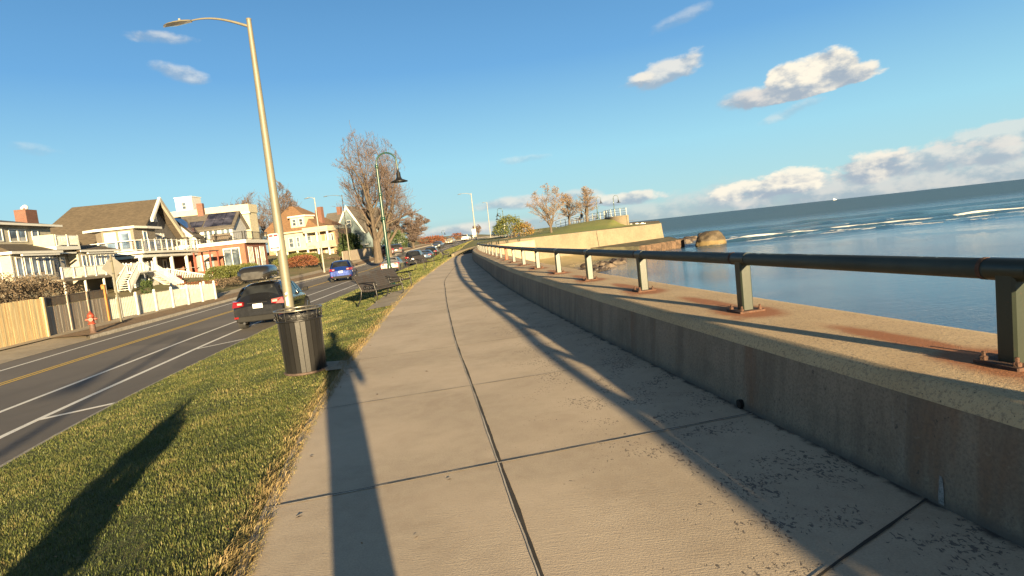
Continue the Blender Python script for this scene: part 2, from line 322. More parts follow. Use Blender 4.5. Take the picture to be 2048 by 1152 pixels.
def m_shingle(name, c):
    t=NT(name,.9); n=t.noise(1,4,.7,vec=t.map((2.5,2.5,9))); b=t.noise(.5,4,.6); z=t.xyz()[2]; w=t.M('FRACT',t.M('DIVIDE',z,.11))
    cc=t.mix(t.ss(n,.35,.65),tuple(x*.75 for x in c),tuple(x*1.15 for x in c)); cc=t.mix(t.ss(b,.45,.7,0,.35),cc,tuple(x*.6 for x in c)); cc=t.mix(t.ss(w,.14,.03,0,.5),cc,tuple(x*.45 for x in c)); t.col(cc); t.bump(n,.5,.02); return t.m
def m_wood(name, c, axis=0, var=.35, w=.14, rough=.75):
    t=NT(name,rough); xy=t.xyz(); s=(w and (2.2,2.2,.5)); g=t.noise(1,5,.65,vec=t.map((26,26,1.2))); p=t.noise(1,0,.5,vec=t.map((6.5,6.5,.02))); f=t.noise(1.5,4,.6)
    cc=t.mix(t.ss(g,.3,.7),tuple(x*(1-var) for x in c),tuple(min(1,x*(1+var*.4)) for x in c)); cc=t.mix(t.ss(p,.4,.6,0,.55),cc,(c[0]*.9,c[1]*.66,c[2]*.5)); cc=t.mix(t.ss(f,.55,.75,0,.3),cc,tuple(x*.5 for x in c)); t.col(cc); t.bump(g,.3,.006); return t.m
def m_glass(name='window_glass', c=(.03,.04,.05), rough=.04, ir=1.5):
    t=NT(name,rough,0,.8); n=t.noise(.8,3,.5); t.col(t.mix(t.ss(n,.35,.65),c,tuple(x*3+.02 for x in c))); t.b.inputs['Coat Weight'].default_value=.6; t.b.inputs['Coat Roughness'].default_value=.02; return t.m
def m_carpaint(name, c, metal=.35, rough=.28):
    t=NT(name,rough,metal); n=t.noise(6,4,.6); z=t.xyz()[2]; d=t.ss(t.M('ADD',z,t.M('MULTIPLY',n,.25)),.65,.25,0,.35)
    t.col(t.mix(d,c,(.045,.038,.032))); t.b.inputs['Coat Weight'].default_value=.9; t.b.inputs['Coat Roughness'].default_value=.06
    t.lk(t.ss(n,.3,.7,rough*.8,rough*1.3),t.b.inputs['Roughness']); return t.m
def m_paintmetal(name, c, rust=.0, rough=.45):
    t=NT(name,rough); n=t.noise(5,6,.7); f=t.noise(40,4,.7); cc=t.mix(t.ss(t.noise(1.5,4,.6),.35,.65),tuple(x*.8 for x in c),c); k=t.ss(t.M('ADD',t.M('MULTIPLY',n,.6),t.M('MULTIPLY',f,.4)),.66-rust*.16,.70-rust*.16)
    t.col(t.mix(k if rust else 0.0,cc,(.06,.024,.012))); t.bump(f,.15,.004); return t.m
def m_leaf(name, c1, c2, trans=.25):
    t=NT(name,.7); a=t.attr('tone'); t.col(t.mix(a,c1,c2)); tr=t.N.new('ShaderNodeBsdfTranslucent'); t.lk(t.mix(a,c1,c2),tr.inputs[0]); mx=t.N.new('ShaderNodeMixShader'); mx.inputs[0].default_value=trans
    o=t.N['Material Output']; t.nt.links.new(t.b.outputs[0],mx.inputs[1]); t.nt.links.new(tr.outputs[0],mx.inputs[2]); t.nt.links.new(mx.outputs[0],o.inputs[0]); return t.m
def m_bark(name, c):
    t=NT(name,.95); n=t.noise(1,5,.7,vec=t.map((7,7,1.5))); cc=t.mix(t.ss(n,.35,.65),tuple(x*.6 for x in c),tuple(x*1.2 for x in c)); t.col(cc); t.bump(n,.8,.03); return t.m
def m_rail():
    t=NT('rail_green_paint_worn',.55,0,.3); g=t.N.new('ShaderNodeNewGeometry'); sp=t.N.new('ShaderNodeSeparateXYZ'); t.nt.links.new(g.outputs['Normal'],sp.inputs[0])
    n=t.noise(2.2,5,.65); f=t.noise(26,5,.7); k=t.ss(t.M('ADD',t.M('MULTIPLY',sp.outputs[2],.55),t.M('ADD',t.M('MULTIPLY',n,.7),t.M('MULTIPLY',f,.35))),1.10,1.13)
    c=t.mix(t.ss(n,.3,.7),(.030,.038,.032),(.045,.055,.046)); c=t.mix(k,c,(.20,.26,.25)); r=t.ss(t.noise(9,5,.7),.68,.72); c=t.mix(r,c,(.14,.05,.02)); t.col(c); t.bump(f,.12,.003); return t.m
def m_carglass():
    t=NT('car_glass',.08,0,.35); n=t.noise(2,3,.5); t.col(t.mix(t.ss(n,.3,.7),(.006,.007,.009),(.018,.02,.022))); return t.m
def thin_glass():
    t=NT('thin_glass',.05); o=t.N['Material Output']; tr=t.N.new('ShaderNodeBsdfTransparent'); gl=t.N.new('ShaderNodeBsdfGlossy'); gl.inputs['Roughness'].default_value=.03; mx=t.N.new('ShaderNodeMixShader'); mx.inputs[0].default_value=.14
    t.nt.links.new(tr.outputs[0],mx.inputs[1]); t.nt.links.new(gl.outputs[0],mx.inputs[2]); t.nt.links.new(mx.outputs[0],o.inputs[0]); return t.m
MT = {}
MT['path']=m_path(); MT['wall']=m_wall(); MT['cap']=m_cap(); MT['asphalt']=m_asphalt(); MT['wline']=m_line('white_road_paint',(.72,.70,.64)); MT['yline']=m_line('yellow_road_paint',(.62,.40,.05))
MT['turf']=m_grassbase(); MT['land']=m_land(); MT['lawn']=m_lawn(); MT['sand']=m_sand(); MT['water']=m_water()
MT['joint']=plain('joint_dirt',(.035,.03,.025),.95); MT['jointlip']=plain('joint_lip',(.46,.41,.34),.9)
MT['sidewalk']=plain('sidewalk_concrete',(.30,.25,.18),.9,var=.2,scale=1.2,bump=.3); MT['kerb']=plain('granite_kerb',(.30,.27,.22),.9,var=.3,scale=8,bump=.4); MT['dirt']=plain('bare_dirt',(.17,.105,.05),.95,var=.5,scale=5,bump=.6)
MT['tanwall']=plain('promontory_concrete',(.165,.135,.09),.92,var=.16,scale=.5,bump=.3); MT['cream']=m_siding('cream_siding',(.36,.33,.26)); MT['whitewood']=plain('white_painted_wood',(.55,.54,.49),.55,var=.06); MT['whitesiding']=m_siding('white_siding',(.46,.46,.44)); MT['greysiding']=m_siding('grey_siding',(.105,.10,.095)); MT['tansiding']=m_siding('tan_siding',(.17,.145,.11)); MT['bluesiding']=m_siding('blue_grey_siding',(.13,.17,.18)); MT['peachsiding']=m_siding('peach_siding',(.30,.20,.12)); MT['brick']=m_brick('red_brick',(.19,.05,.022),(.24,.075,.034),(.17,.13,.11)); MT['chimbrick']=m_brick('chimney_brick',(.15,.05,.028),(.10,.04,.025),(.15,.12,.1)); MT['brownsh']=m_shingle('brown_shingle',(.072,.056,.038)); MT['orangesh']=m_shingle('orange_shingle',(.16,.09,.045)); MT['greysh']=m_shingle('grey_shingle',(.09,.08,.068)); MT['cream2']=m_siding('bright_cream_siding',(.42,.38,.27),.2); MT['darksh']=m_shingle('dark_shingle',(.05,.05,.055))
MT['cedar']=m_wood('new_cedar',(.66,.53,.28)); MT['greywood']=m_wood('weathered_wood',(.29,.26,.21)); MT['orangewood']=m_wood('orange_post_wood',(.32,.15,.035)); MT['darkwood']=m_wood('dark_lattice_wood',(.10,.085,.07)); MT['benchwood']=m_wood('weathered_bench_slats',(.034,.031,.031),var=.3)
MT['glass']=m_glass(); MT['glassblue']=m_glass('sky_lit_glass',(.05,.07,.10)); MT['solar']=m_glass('solar_glass',(.012,.012,.02),.12); MT['blind']=plain('window_blind',(.28,.27,.24),.7,var=.1)
MT['galv']=plain('galvanised_steel',(.125,.115,.082),.5,.0,.1,scale=2.0); MT['whitepole']=plain('pale_pole',(.22,.21,.18),.5); MT['greenpaint']=m_paintmetal('dark_green_paint',(.009,.040,.022),.1,.35); MT['blackmetal']=m_paintmetal('black_paint',(.010,.0095,.009),.0,.38); MT['railpaint']=m_paintmetal('rail_green_paint',(.050,.062,.050),.25,.38); MT['railpaint']=m_rail(); MT['railpost']=m_paintmetal('post_green_paint',(.016,.022,.013),.15,.42); MT['rusty']=plain('rusty_steel',(.07,.034,.021),.9,var=.5,scale=12,bump=.5); MT['thinglass']=thin_glass(); MT['redbeam']=plain('red_stained_beam',(.16,.04,.025),.8); MT['redpost']=plain('orange_primer',(.22,.05,.02),.6); MT['hydrant']=plain('hydrant_red',(.19,.035,.018),.5,var=.3,scale=14); MT['dullmetal']=plain('hydrant_barrel_brown',(.08,.048,.036),.7,var=.3,scale=14); MT['lens']=m_glass('lamp_lens',(.06,.06,.06),.15)
MT['tyre']=plain('tyre_rubber',(.018,.018,.018),.85,bump=.2); MT['rim']=plain('alloy_rim',(.35,.35,.36),.3,.9); MT['trim']=plain('black_plastic_trim',(.009,.009,.009),.7,spec=.25); MT['carglass']=m_carglass(); MT['plate']=plain('blank_plate',(.6,.6,.6),.5); MT['chrome']=plain('chrome',(.6,.6,.6),.12,1.0,var=.03)
def m_emit(name,c,k):
    t=NT(name,.2); t.col(c); t.b.inputs['Emission Color'].default_value=c+(1,); t.b.inputs['Emission Strength'].default_value=k; t.b.inputs['Coat Weight'].default_value=.8; return t.m
MT['tail']=m_emit('red_tail_lens',(.16,.005,.004),.0); MT['taillit']=m_emit('red_tail_lens_lit',(.12,.003,.003),.3); MT['clearlens']=plain('clear_lens',(.30,.28,.27),.08,.3,var=.05,coat=1)
MT['bark']=m_bark('bark',(.085,.065,.046)); MT['twig']=m_bark('twig_bark',(.125,.09,.075)); MT['goldtwig']=m_bark('golden_twig',(.23,.16,.10)); MT['rock']=plain('rock',(.085,.065,.048),.9,var=.5,scale=1.5,bump=.6)
# ------------------------------------------------------------------ the lie of the land
def curve(pts, sm=3.0):
    p=np.array(pts,float); g=np.arange(p[0,0]-12,p[-1,0]+12,.5)
    sl0=(p[1,1]-p[0,1])/(p[1,0]-p[0,0]); sl1=(p[-1,1]-p[-2,1])/(p[-1,0]-p[-2,0])
    v=np.interp(g,p[:,0],p[:,1]); v=np.where(g<p[0,0],p[0,1]+sl0*(g-p[0,0]),v); v=np.where(g>p[-1,0],p[-1,1]+sl1*(g-p[-1,0]),v)
    k=np.exp(-.5*(np.arange(-20,21)*.5/sm)**2); k/=k.sum(); v=np.convolve(np.pad(v,20,'edge'),k,'valid')
    return lambda Y: np.interp(Y,g,v)
zroad=curve([(-60,-.55),(0,-.58),(8,-.6),(12,-.68),(20,-.72),(30,-.75),(70,-.75),(90,-.4),(115,.5),(140,1.15),(170,1.5),(220,1.75),(300,1.6)],2.5)
Xe=curve([(-60,9),(-20,.5),(0,-4.4),(7.2,-6.4),(10.8,-7.1),(20,-8.2),(27,-8.7),(36,-9.2),(58,-10.4),(91,-11.2),(115,-9.9),(141,-7.6),(180,-2.5),(260,10)],2.0)   # kerb by the verge
off1=curve([(0,1.1),(9,1.15),(21,1.45),(41,1.4),(60,1.4),(300,1.5)]); off2=curve([(0,2.5),(11,2.5),(19,2.65),(31,3.0),(49,3.2),(300,3.3)])
offy=curve([(0,4.9),(14,5.0),(20,5.0),(31,5.4),(53,5.8),(82,6.0),(300,6.2)]); off3=curve([(0,6.6),(17,6.8),(24,7.2),(37,8.0),(55,8.9),(73,9.4),(300,9.6)])
offk=curve([(0,7.8),(20,8.1),(29,8.5),(41,9.2),(60,9.9),(300,10.4)])
PL=curve([(-30,4.6),(-10,1.1),(0,-.9),(2.9,-1.49),(5,-1.95),(7.9,-2.36),(9.8,-2.55),(16.3,-3.2),(23.7,-3.85),(42,-4.75),(58,-5.45),(64,-5.5)],1.2)
WBp=[(6.5,-30),(4.9,-18),(3.9,-10),(3.22,-5),(2.84,-2.6),(2.49,-1),(2.33,0),(2.2,1.1),(2.07,2.46),(1.98,2.9),(1.69,4.63),(1.40,6.58),(1.03,9),(0.18,15.3),(-.45,21),(-1.21,29),(-2.25,40),(-3.06,51),(-3.35,57),(-3.3,62),(-2.7,67),(-1.4,71.5),(.6,75),(3.2,77.6)]
def smooth_poly(P, step=.5, sm=2):
    P=[Vector((a,b,0)) for a,b in P]; out=[]
    for i in range(len(P)-1):
        p0=P[max(i-1,0)];p1=P[i];p2=P[i+1];p3=P[min(i+2,len(P)-1)]; n=max(1,int((p2-p1).length/step))
        for k in range(n):
            t=k/n; out.append(.5*((2*p1)+(p2-p0)*t+(2*p0-5*p1+4*p2-p3)*t*t+(3*p1-p0-3*p2+p3)*t**3))
    out.append(P[-1]); a=np.array([(p.x,p.y) for p in out])
    for _ in range(sm*4): a[1:-1]=(a[:-2]+2*a[1:-1]+a[2:])/4
    return a
WBL=smooth_poly(WBp,.4,3)
def WBx(Y): return np.interp(Y,WBL[:,1],WBL[:,0])
def normals(P):
    d=np.gradient(P,axis=0); d/=np.linalg.norm(d,axis=1)[:,None]; return np.stack([d[:,1],-d[:,0]],1)     # points seaward
def offs(P, o): return P+normals(P)*np.asarray(o).reshape(-1,1) if hasattr(o,'__len__') else P+normals(P)*o
def verge_z(X, Y):
    a=Xe(Y); b=PL(np.minimum(Y,62)); t=np.clip((X-a)/np.maximum(b-a,.1),0,1)
    ztop=np.interp(Y,[-60,62,68,85,100],[-.01,-.01,.45,1.05,1.35]); z0=zroad(Y)+.12
    s=t*t*(3-2*t)*.55+t*.45
    return z0+(ztop-z0)*s+np.sin(X*1.7+Y*.6)*.012*np.sin(math.pi*t)
Ys=np.concatenate([np.arange(-30,30,.5),np.arange(30,120,1.5),np.arange(120,320,5)])
def ribbon(name, fa, fb, fz, mat, Y=Ys, n=2, kind='structure', attr=None, dz=0, parent=None):
    V=[];F=[];A=[]
    for i,y in enumerate(Y):
        xa,xb=float(fa(y)),float(fb(y))
        for j in range(n):
            t=j/(n-1); x=xa+(xb-xa)*t; V.append((x,y,float(fz(x,y))+dz)); A.append(t)
    for i in range(len(Y)-1):
        for j in range(n-1): a=i*n+j; F.append((a,a+1,a+n+1,a+n))
    return link_mesh(name,V,F,mat,kind,smooth=True,attrs={attr:A} if attr else None,parent=parent)
# road and its paint
ribbon('road',lambda y:Xe(y)-offk(y)-.02,lambda y:Xe(y)+.02,lambda x,y:zroad(y),MT['asphalt'],n=8)
def paint(name, off, w, mat, Y0, Y1, label):
    Y=np.arange(Y0,Y1,1.0); ribbon(name,lambda y:Xe(y)-off(y)-w/2,lambda y:Xe(y)-off(y)+w/2,lambda x,y:zroad(y)+.005,mat,Y=Y)
paint('lane_line',off1,.12,MT['wline'],-10,260,''); paint('lane_line',off2,.12,MT['wline'],-10,260,''); paint('lane_line',off3,.12,MT['wline'],-10,260,'')
paint('centre_line',lambda y:offy(y)-.1,.1,MT['yline'],-10,300,''); paint('centre_line',lambda y:offy(y)+.1,.1,MT['yline'],-10,300,'')
for y0,dy in ((9.75,.9),(16.9,1.5),(27.6,1.6),(38,1.5),(52,2)):      # slanting ticks between the parking places
    m=MB(); xa=float(Xe(y0)-off1(y0)); xb=float(Xe(y0+dy))-.02
    m.add([(xa,y0-.1,float(zroad(y0))+.009),(xb,y0+dy-.1,float(zroad(y0+dy))+.009),(xb,y0+dy+.05,float(zroad(y0+dy))+.009),(xa,y0+.08,float(zroad(y0))+.009)],[(0,1,2,3)])
    m.build('parking_tick',MT['wline'],kind='structure')
# kerbs
def kerb(name, fx, w, h, mat, Y, fz):
    V=[];F=[]
    for y in Y:
        x=float(fx(y)); z=float(fz(y)); V+=[(x,y,z-.1),(x,y,z+h-.02),(x+.02*np.sign(w),y,z+h),(x+w,y,z+h),(x+w,y,z-.1)]
    for i in range(len(Y)-1):
        for j in range(4): a=i*5+j; F.append((a,a+1,a+6,a+5))
    return link_mesh(name,V,F,mat,'structure')
kerb('kerb',lambda y:Xe(y)-.0,.14,.11,MT['kerb'],Ys,zroad)
Kx=lambda y:Xe(y)-offk(y)
kerb('kerb',lambda y:Kx(y),-.15,.14,MT['kerb'],Ys[Ys>23],zroad)
# verge
ribbon('verge',lambda y:Xe(y)+.12,lambda y:PL(min(y,62)) if y<62 else min(-5.5+(y-62)*.19,Xe(y)+14),verge_z,MT['turf'],n=14,Y=Ys[Ys<200])
# west side of the road: grass strip, sidewalk, yards
def yard_z(x,y):
    d=Kx(y)-x; rise=np.interp(y,[0,40,60,80,110],[.0,.25,.8,.9,.9])
    return float(zroad(y))+.13+np.interp(d,[0,1.6,3.2,8,14,60],[0,.02,.03,.35,1.0,1.6])*1.0+rise*np.interp(d,[0,2,10,20],[0,.15,.6,1])
ribbon('grass_strip',lambda y:Kx(y)-1.9,lambda y:Kx(y)-.14,yard_z,MT['dirt'],n=3,Y=Ys[Ys>=24])
ribbon('driveway_apron',lambda y:Kx(y)-1.9,lambda y:Kx(y)+.02,lambda x,y:zroad(y)+np.interp(Kx(y)-x,[0,1.9],[.006,.14]),MT['sidewalk'],n=4,Y=np.arange(-10,24.51,.5))
ribbon('sidewalk',lambda y:Kx(y)-3.5,lambda y:Kx(y)-1.88,lambda x,y:yard_z(x,y)+.006,MT['sidewalk'],n=3)
ribbon('yard_ground',lambda y:Kx(y)-200,lambda y:Kx(y)-3.48,yard_z,MT['land'],n=90)
# the path with its joints
def path_z(x,y): return 0.0
Yp=np.concatenate([np.arange(-28,10,.25),np.arange(10,70.1,.5)])
PLx=lambda y:float(PL(y)) if y<62 else -5.5+(y-62)*.19+max(0,(y-66))*.05
V=[];F=[];A=[];n=28
for i,y in enumerate(Yp):
    xa=PLx(y)-.06; xb=float(WBx(y))+.05
    for j in range(n):
        t=j/(n-1); V.append((xa+(xb-xa)*t,y,0)); A.append((xa+(xb-xa)*t-PLx(y))/(float(WBx(y))-PLx(y)))
for i in range(len(Yp)-1):
    for j in range(n-1): a=i*n+j; F.append((a,a+1,a+n+1,a+n))
link_mesh('path',V,F,MT['path'],'structure',attrs={'edge':A})
# the path beyond the bend, out of the wall's lee
m=MB(); Q=[(-3.35,70),(-1.5,77),(2.0,84),(7,92),(14,101),(22,110)]; Q2=[(-2.0,70.0),(.1,75.6),(4.2,82),(9,89.5),(16,98.5),(24,107.5)]
for i in range(len(Q)-1): m.add([(Q[i][0]-(1.2 if i==0 else 0),Q[i][1],.0+[0,.3,.8,1.2,1.5,1.8][i]),(Q2[i][0],Q2[i][1],[0,.3,.8,1.2,1.5,1.8][i]),(Q2[i+1][0],Q2[i+1][1],[0,.3,.8,1.2,1.5,1.8][i+1]),(Q[i+1][0],Q[i+1][1],[0,.3,.8,1.2,1.5,1.8][i+1])],[(0,1,2,3)])
m.build('path_beyond_bend',MT['sidewalk'],kind='structure')
def strip(name, pts, w, mat, z, jit=.004, side=0):
    P=[]
    pts=[np.array(p,float) for p in pts]
    for a,b in zip(pts[:-1],pts[1:]):
        L=np.linalg.norm(b-a); k=max(2,int(L/.06))
        for i in range(k): P.append(a+(b-a)*i/k)
    P.append(pts[-1]); P=np.array(P); N=normals(P); k=len(P)
    wob=np.convolve(rng.normal(0,1,k+6),np.ones(7)/7,'valid')*jit
    wl=w/2*(1+.5*np.convolve(rng.normal(0,1,k+4),np.ones(5)/5,'valid')); C=P+N*(wob+side)[:,None]
    A_=C-N*np.abs(wl)[:,None]; B_=C+N*np.abs(wl)[:,None]; V=[];F=[]
    for i in range(k): V+=[(A_[i][0],A_[i][1],z),(B_[i][0],B_[i][1],z)]
    F=[(2*i,2*i+1,2*i+3,2*i+2) for i in range(k-1)]
    return link_mesh(name,V,F,mat,'structure')
seam=[(.36,.2),(.18,1.4),(-.01,2.61),(-.21,4.02),(-.53,6.32),(-.91,8.91),(-1.3,12),(-1.79,16.1),(-2.25,20.3),(-2.71,24.74),(-3.2,34),(-3.6,44)]
strip('path_seam',smooth_poly(seam,.5,1),.018,MT['joint'],.0035); strip('path_seam_lip',smooth_poly(seam,.5,1),.008,MT['jointlip'],.0038,side=-.017)
def cross(y0, w, lipw=.010, full=True):
    # a joint straight across the path, square to its run
    xs=np.interp(y0,[p[1] for p in seam],[p[0] for p in seam]); x0=PLx(y0)+.02; x1=float(WBx(y0))
    dirn=np.array([1,.228 if y0<6 else .20]); a=(x0,y0+dirn[1]*(x0-xs)); b=(x1+.0,y0+dirn[1]*(x1-xs))
    strip('path_joint',[a,b],w,MT['joint'],.0045); strip('path_joint_lip',[a,b],lipw,MT['jointlip'],.0048,side=w/2+.002)
for y0,w in ((-1.2,.02),(4.03,.014),(6.3,.007),(8.82,.012),(11.3,.008),(13.8,.016),(18.8,.02),(24,.02),(29,.02),(35,.02)): cross(y0,w,.010 if w>.01 else .007)
_a=gz(1600,1180,0); strip('path_joint',[(_a.x,_a.y),(2.0,2.93)],.013,MT['joint'],.0045)
# ------------------------------------------------------------------ near seawall with its cap, one thing
HW=.60
sw=thing('seawall','long low concrete seawall with rust streaked cap carrying the green rail beside the path','seawall')
def loft(name, prof, mat, parent=None, P=WBL, attrs=None, kind=None, smooth=False):
    N=normals(P); k=len(prof); V=[]
    for i in range(len(P)):
        for o,z in prof: V.append((P[i][0]+N[i][0]*o,P[i][1]+N[i][1]*o,z))
    F=[(i*k+j,i*k+j+1,(i+1)*k+j+1,(i+1)*k+j) for i in range(len(P)-1) for j in range(k-1)]
    return link_mesh(name,V,F,mat,kind,parent,smooth,attrs=attrs)
WBf=smooth_poly([tuple(p) for p in WBL[::3]],.06,1)
WBf=WBf[(WBf[:,1]>-6)]
s_=np.concatenate([[0],np.cumsum(np.linalg.norm(np.diff(WBf,axis=0),axis=1))])
whitepos=[(1.86,3.05)]
prof=[(.0,-.02)]+[(.0+.05*t,.0+.5*t) for t in np.linspace(0,1,14)]
# vertex attribute: the streak of lime on the face
Pn=normals(WBf); wa=[]
j0=int(np.argmin(abs(WBf[:,1]-2.80)))
for i in range(len(WBf)):
    for o,z in prof:
        wa.append(0)
loft('wall_face',prof,MT['wall'],sw,WBf,{'white':wa})
chj=np.array([.5,.575])
N=normals(WBf); V=[]; jit=np.convolve(rng.normal(0,1,len(WBf)+8),np.ones(9)/9,'valid')*.012
cols=[(.05,.5),(.075,.55),(.115,.598)]+[(.115+1.035*t,.60+.012*math.sin(math.pi*t)) for t in np.linspace(.02,1,22)]+[(1.18,.55),(1.2,-4.2)]
# rail stations
dirp=[(2.52,3.05),(2.2,5.45),(1.83,8.05),(1.42,10.5),(1.10,13.1),(.76,15.65)]
centre=offs(WBf,.58)
sp_=np.concatenate([[0],np.cumsum(np.linalg.norm(np.diff(centre,axis=0),axis=1))])
s0=sp_[int(np.argmin(abs(centre[:,1]-3.05)))]
stations=[]
k=-3
while True:
    s=s0+k*2.53; k+=1
    if s<0: continue
    if s>sp_[-1]-1: break
    i=int(np.searchsorted(sp_,s)); stations.append(i)
rustc=[(centre[i][0],centre[i][1]) for i in stations]
ra=[]
for i in range(len(WBf)):
    for o,z in cols:
        x=WBf[i][0]+N[i][0]*o; y=WBf[i][1]+N[i][1]*o+0
        r=0
        for (a,b) in rustc:
            dx,dy=x-a,y-b
            if abs(dy)<1.8 and abs(dx)<.9:
                al=dx*N[i][1]*-1*-1; u=dx*-N[i][1]+dy*N[i][0]; w_=dx*N[i][0]+dy*N[i][1]
                r=max(r,math.exp(-(w_/.24)**2-(u/.42)**2)*1.3, .95*math.exp(-((w_-.04)/.12)**2-((u-.8)/.7)**2), .5*math.exp(-((w_+.25)/.12)**2-((u+.3)/.25)**2))
        ra.append(r); jj=jit[i] if z in (.5,.55,.598) else 0
        V.append((x+jj*.5,y,z+(jj if .5<z<.597 else 0)))
kc=len(cols)
F=[(i*kc+j,i*kc+j+1,(i+1)*kc+j+1,(i+1)*kc+j) for i in range(len(WBf)-1) for j in range(kc-1)]
link_mesh('wall_cap',V,F,MT['cap'],None,sw,attrs={'rust':ra})
p0=WBf[j0]; nn=normals(WBf)[j0]; tt=np.array([-nn[1],nn[0]]); m=MB(); V_=[]
for z,w,o in ((.012,.016,0),(.06,.017,.004),(.10,.013,.006),(.135,.010,.010),(.150,.008,.011)):
    for sg in (-1,1): q_=p0+nn*(.1*z-.004)+tt*(o+sg*w); V_.append((q_[0],q_[1],z))
m.add(V_,[(2*i,2*i+1,2*i+3,2*i+2) for i in range(4)]); m.build('lime_streak',plain('lime_streak',(.19,.185,.18),.9,var=.5,scale=14),sw)
# weep hole and its stub
m=MB(); m.tube([(1.72,4.62,.035),(1.675,4.615,.033)],[.035,.037],14); o=m.build('drain_pipe',MT['trim'],sw)
# ------------------------------------------------------------------ the rail
rl=thing('pipe_railing','dark green pipe railing on square posts bolted to the seawall cap','railing')
ZR=HW+.50
P=[(centre[i][0],centre[i][1],ZR) for i in range(0,len(centre),5)]
m=MB(); m.tube(P,.057,16); m.build('handrail',MT['railpaint'],rl)
def railpost(i, mat, first):
    c=centre[i]; t=Vector((N[i][1]*-1,N[i][0],0)); t.normalize(); n_=Vector((N[i][0],N[i][1],0)); c3=Vector((c[0],c[1],0)); an=math.atan2(n_.y,n_.x)
    def sq(h,z0,z1,mm,ch=.012):
        pts=[(-h,-h+ch),(-h+ch,-h),(h-ch,-h),(h,-h+ch),(h,h-ch),(h-ch,h),(-h+ch,h),(-h,h-ch)]
        V=[c3+n_*a+t*b+Vector((0,0,z)) for z in (z0,z1) for a,b in pts]; mm.add(V,[tuple(range(8))[::-1],tuple(range(8,16))]+[(q,(q+1)%8,8+(q+1)%8,8+q) for q in range(8)])
    p=MB(); sq(.054,HW+.02,ZR-.02,p)
    # saddle under the pipe and the joint sleeve
    p.tube([c3+t*-.11+Vector((0,0,ZR)),c3+t*.11+Vector((0,0,ZR))],.0605,16)
    po=p.build('post',mat,rl)
    b=MB(); sq(.125,HW+.002,HW+.028,b,.006); bp=b.build('base_plate',MT['rusty'],po)
    for a in (-.09,.09):
        for q in (-.09,.09):
            w=MB(); cc=c3+n_*a+t*q+Vector((0,0,HW+.028)); w.lathe([(.019,0),(.021,.018),(.016,.022),(.0105,.022),(.0105,.045),(0.001,.047)],6,c=cc,smooth=False)
            if first: w.build('bolt',MT['rusty'],po)
for q,i in enumerate(stations): railpost(i,MT['redpost'] if q==11 else MT['railpost'],centre[i][1]<16)
for i in stations[2:9]:
    m=MB(); c=centre[i]; t=Vector((-N[i][1],N[i][0],0)); c3=Vector((c[0],c[1],ZR))
    a=c3-t*(-.14); m.tube([a-t*.012,a+t*.012],.0605,16)
    m.build('rust_collar',MT['rusty'],rl)
# ------------------------------------------------------------------ the promontory
PW=[(3.2,77.6),(7,80.5),(12,84),(17.5,87.6),(23.4,91.6)]
PWs=smooth_poly(PW,1.0,1)
pw=thing('promontory_seawall','tall sunlit tan concrete seawall round the grassy point','seawall')
ws=smooth_poly([tuple(p) for p in WBL if p[1]>58]+PW[1:],.6,3)
top=np.interp(np.arange(len(ws))/len(ws),[0,.35,1],[.58,.95,.84])
V=[];F=[];Np=normals(ws)
for i,p in enumerate(ws):
    for o,z in ((-.35,top[i]-.02),(-.02,top[i]+.0),(.03,top[i]-.04),(.14,top[i]-1.2),(.42,-2.2),(.55,-3.6)):
        V.append((p[0]+Np[i][0]*(o+.95*max(0,1-i/8)),p[1]+Np[i][1]*(o+.95*max(0,1-i/8)),z))
F=[(i*6+j,i*6+j+1,(i+1)*6+j+1,(i+1)*6+j) for i in range(len(ws)-1) for j in range(5)]
link_mesh('wall_body',V,F,MT['tanwall'],None,pw)
e=ws[-1]; m=MB()
pr=[(-.35,.82),(.0,.84),(.14,-.4),(.42,-2.2),(.55,-3.6)]
nx,ny=Np[-1]; tx,ty=-ny,nx; m2=[(e[0]+nx*o,e[1]+ny*o,z) for o,z in pr]; b2=[(x-3.0*nx*.0+tx*.35,y+ty*.35,z) for x,y,z in m2]; back=[(e[0]+tx*.4-nx*14,e[1]+ty*.4-ny*14,z) for z in (.84,-3.6)]
m.add(m2+b2,[(i,i+1,6+i,5+i) for i in range(4)]); m.add([b2[0],b2[4],back[1],back[0]],[(0,1,2,3)]); m.add([(e[0]-nx*.35,e[1]-ny*.35,.838),(e[0]+0,e[1],.838),(e[0]+tx*.4,e[1]+ty*.4,.838),(e[0]+tx*.4-nx*14,e[1]+ty*.4-ny*14,.838)],[(0,1,2,3)])
m.build('wall_end',MT['tanwall'],pw)
# expansion joint streaks on the tall wall
for f in (.3,.42,.77):
    m=MB(); i=int(f*len(ws)); p=ws[i]; n_=Np[i]; m.add([(p[0]+n_[0]*.05-n_[1]*0,p[1]+n_[1]*.05,top[i]-.05),(p[0]+n_[0]*.05+.05,p[1]+n_[1]*.05+.03,top[i]-.05),(p[0]+n_[0]*.47+.05,p[1]+n_[1]*.47+.03,-2.2),(p[0]+n_[0]*.47,p[1]+n_[1]*.47,-2.2)],[(0,1,2,3)])
    m.build('wall_joint',MT['joint'],pw)
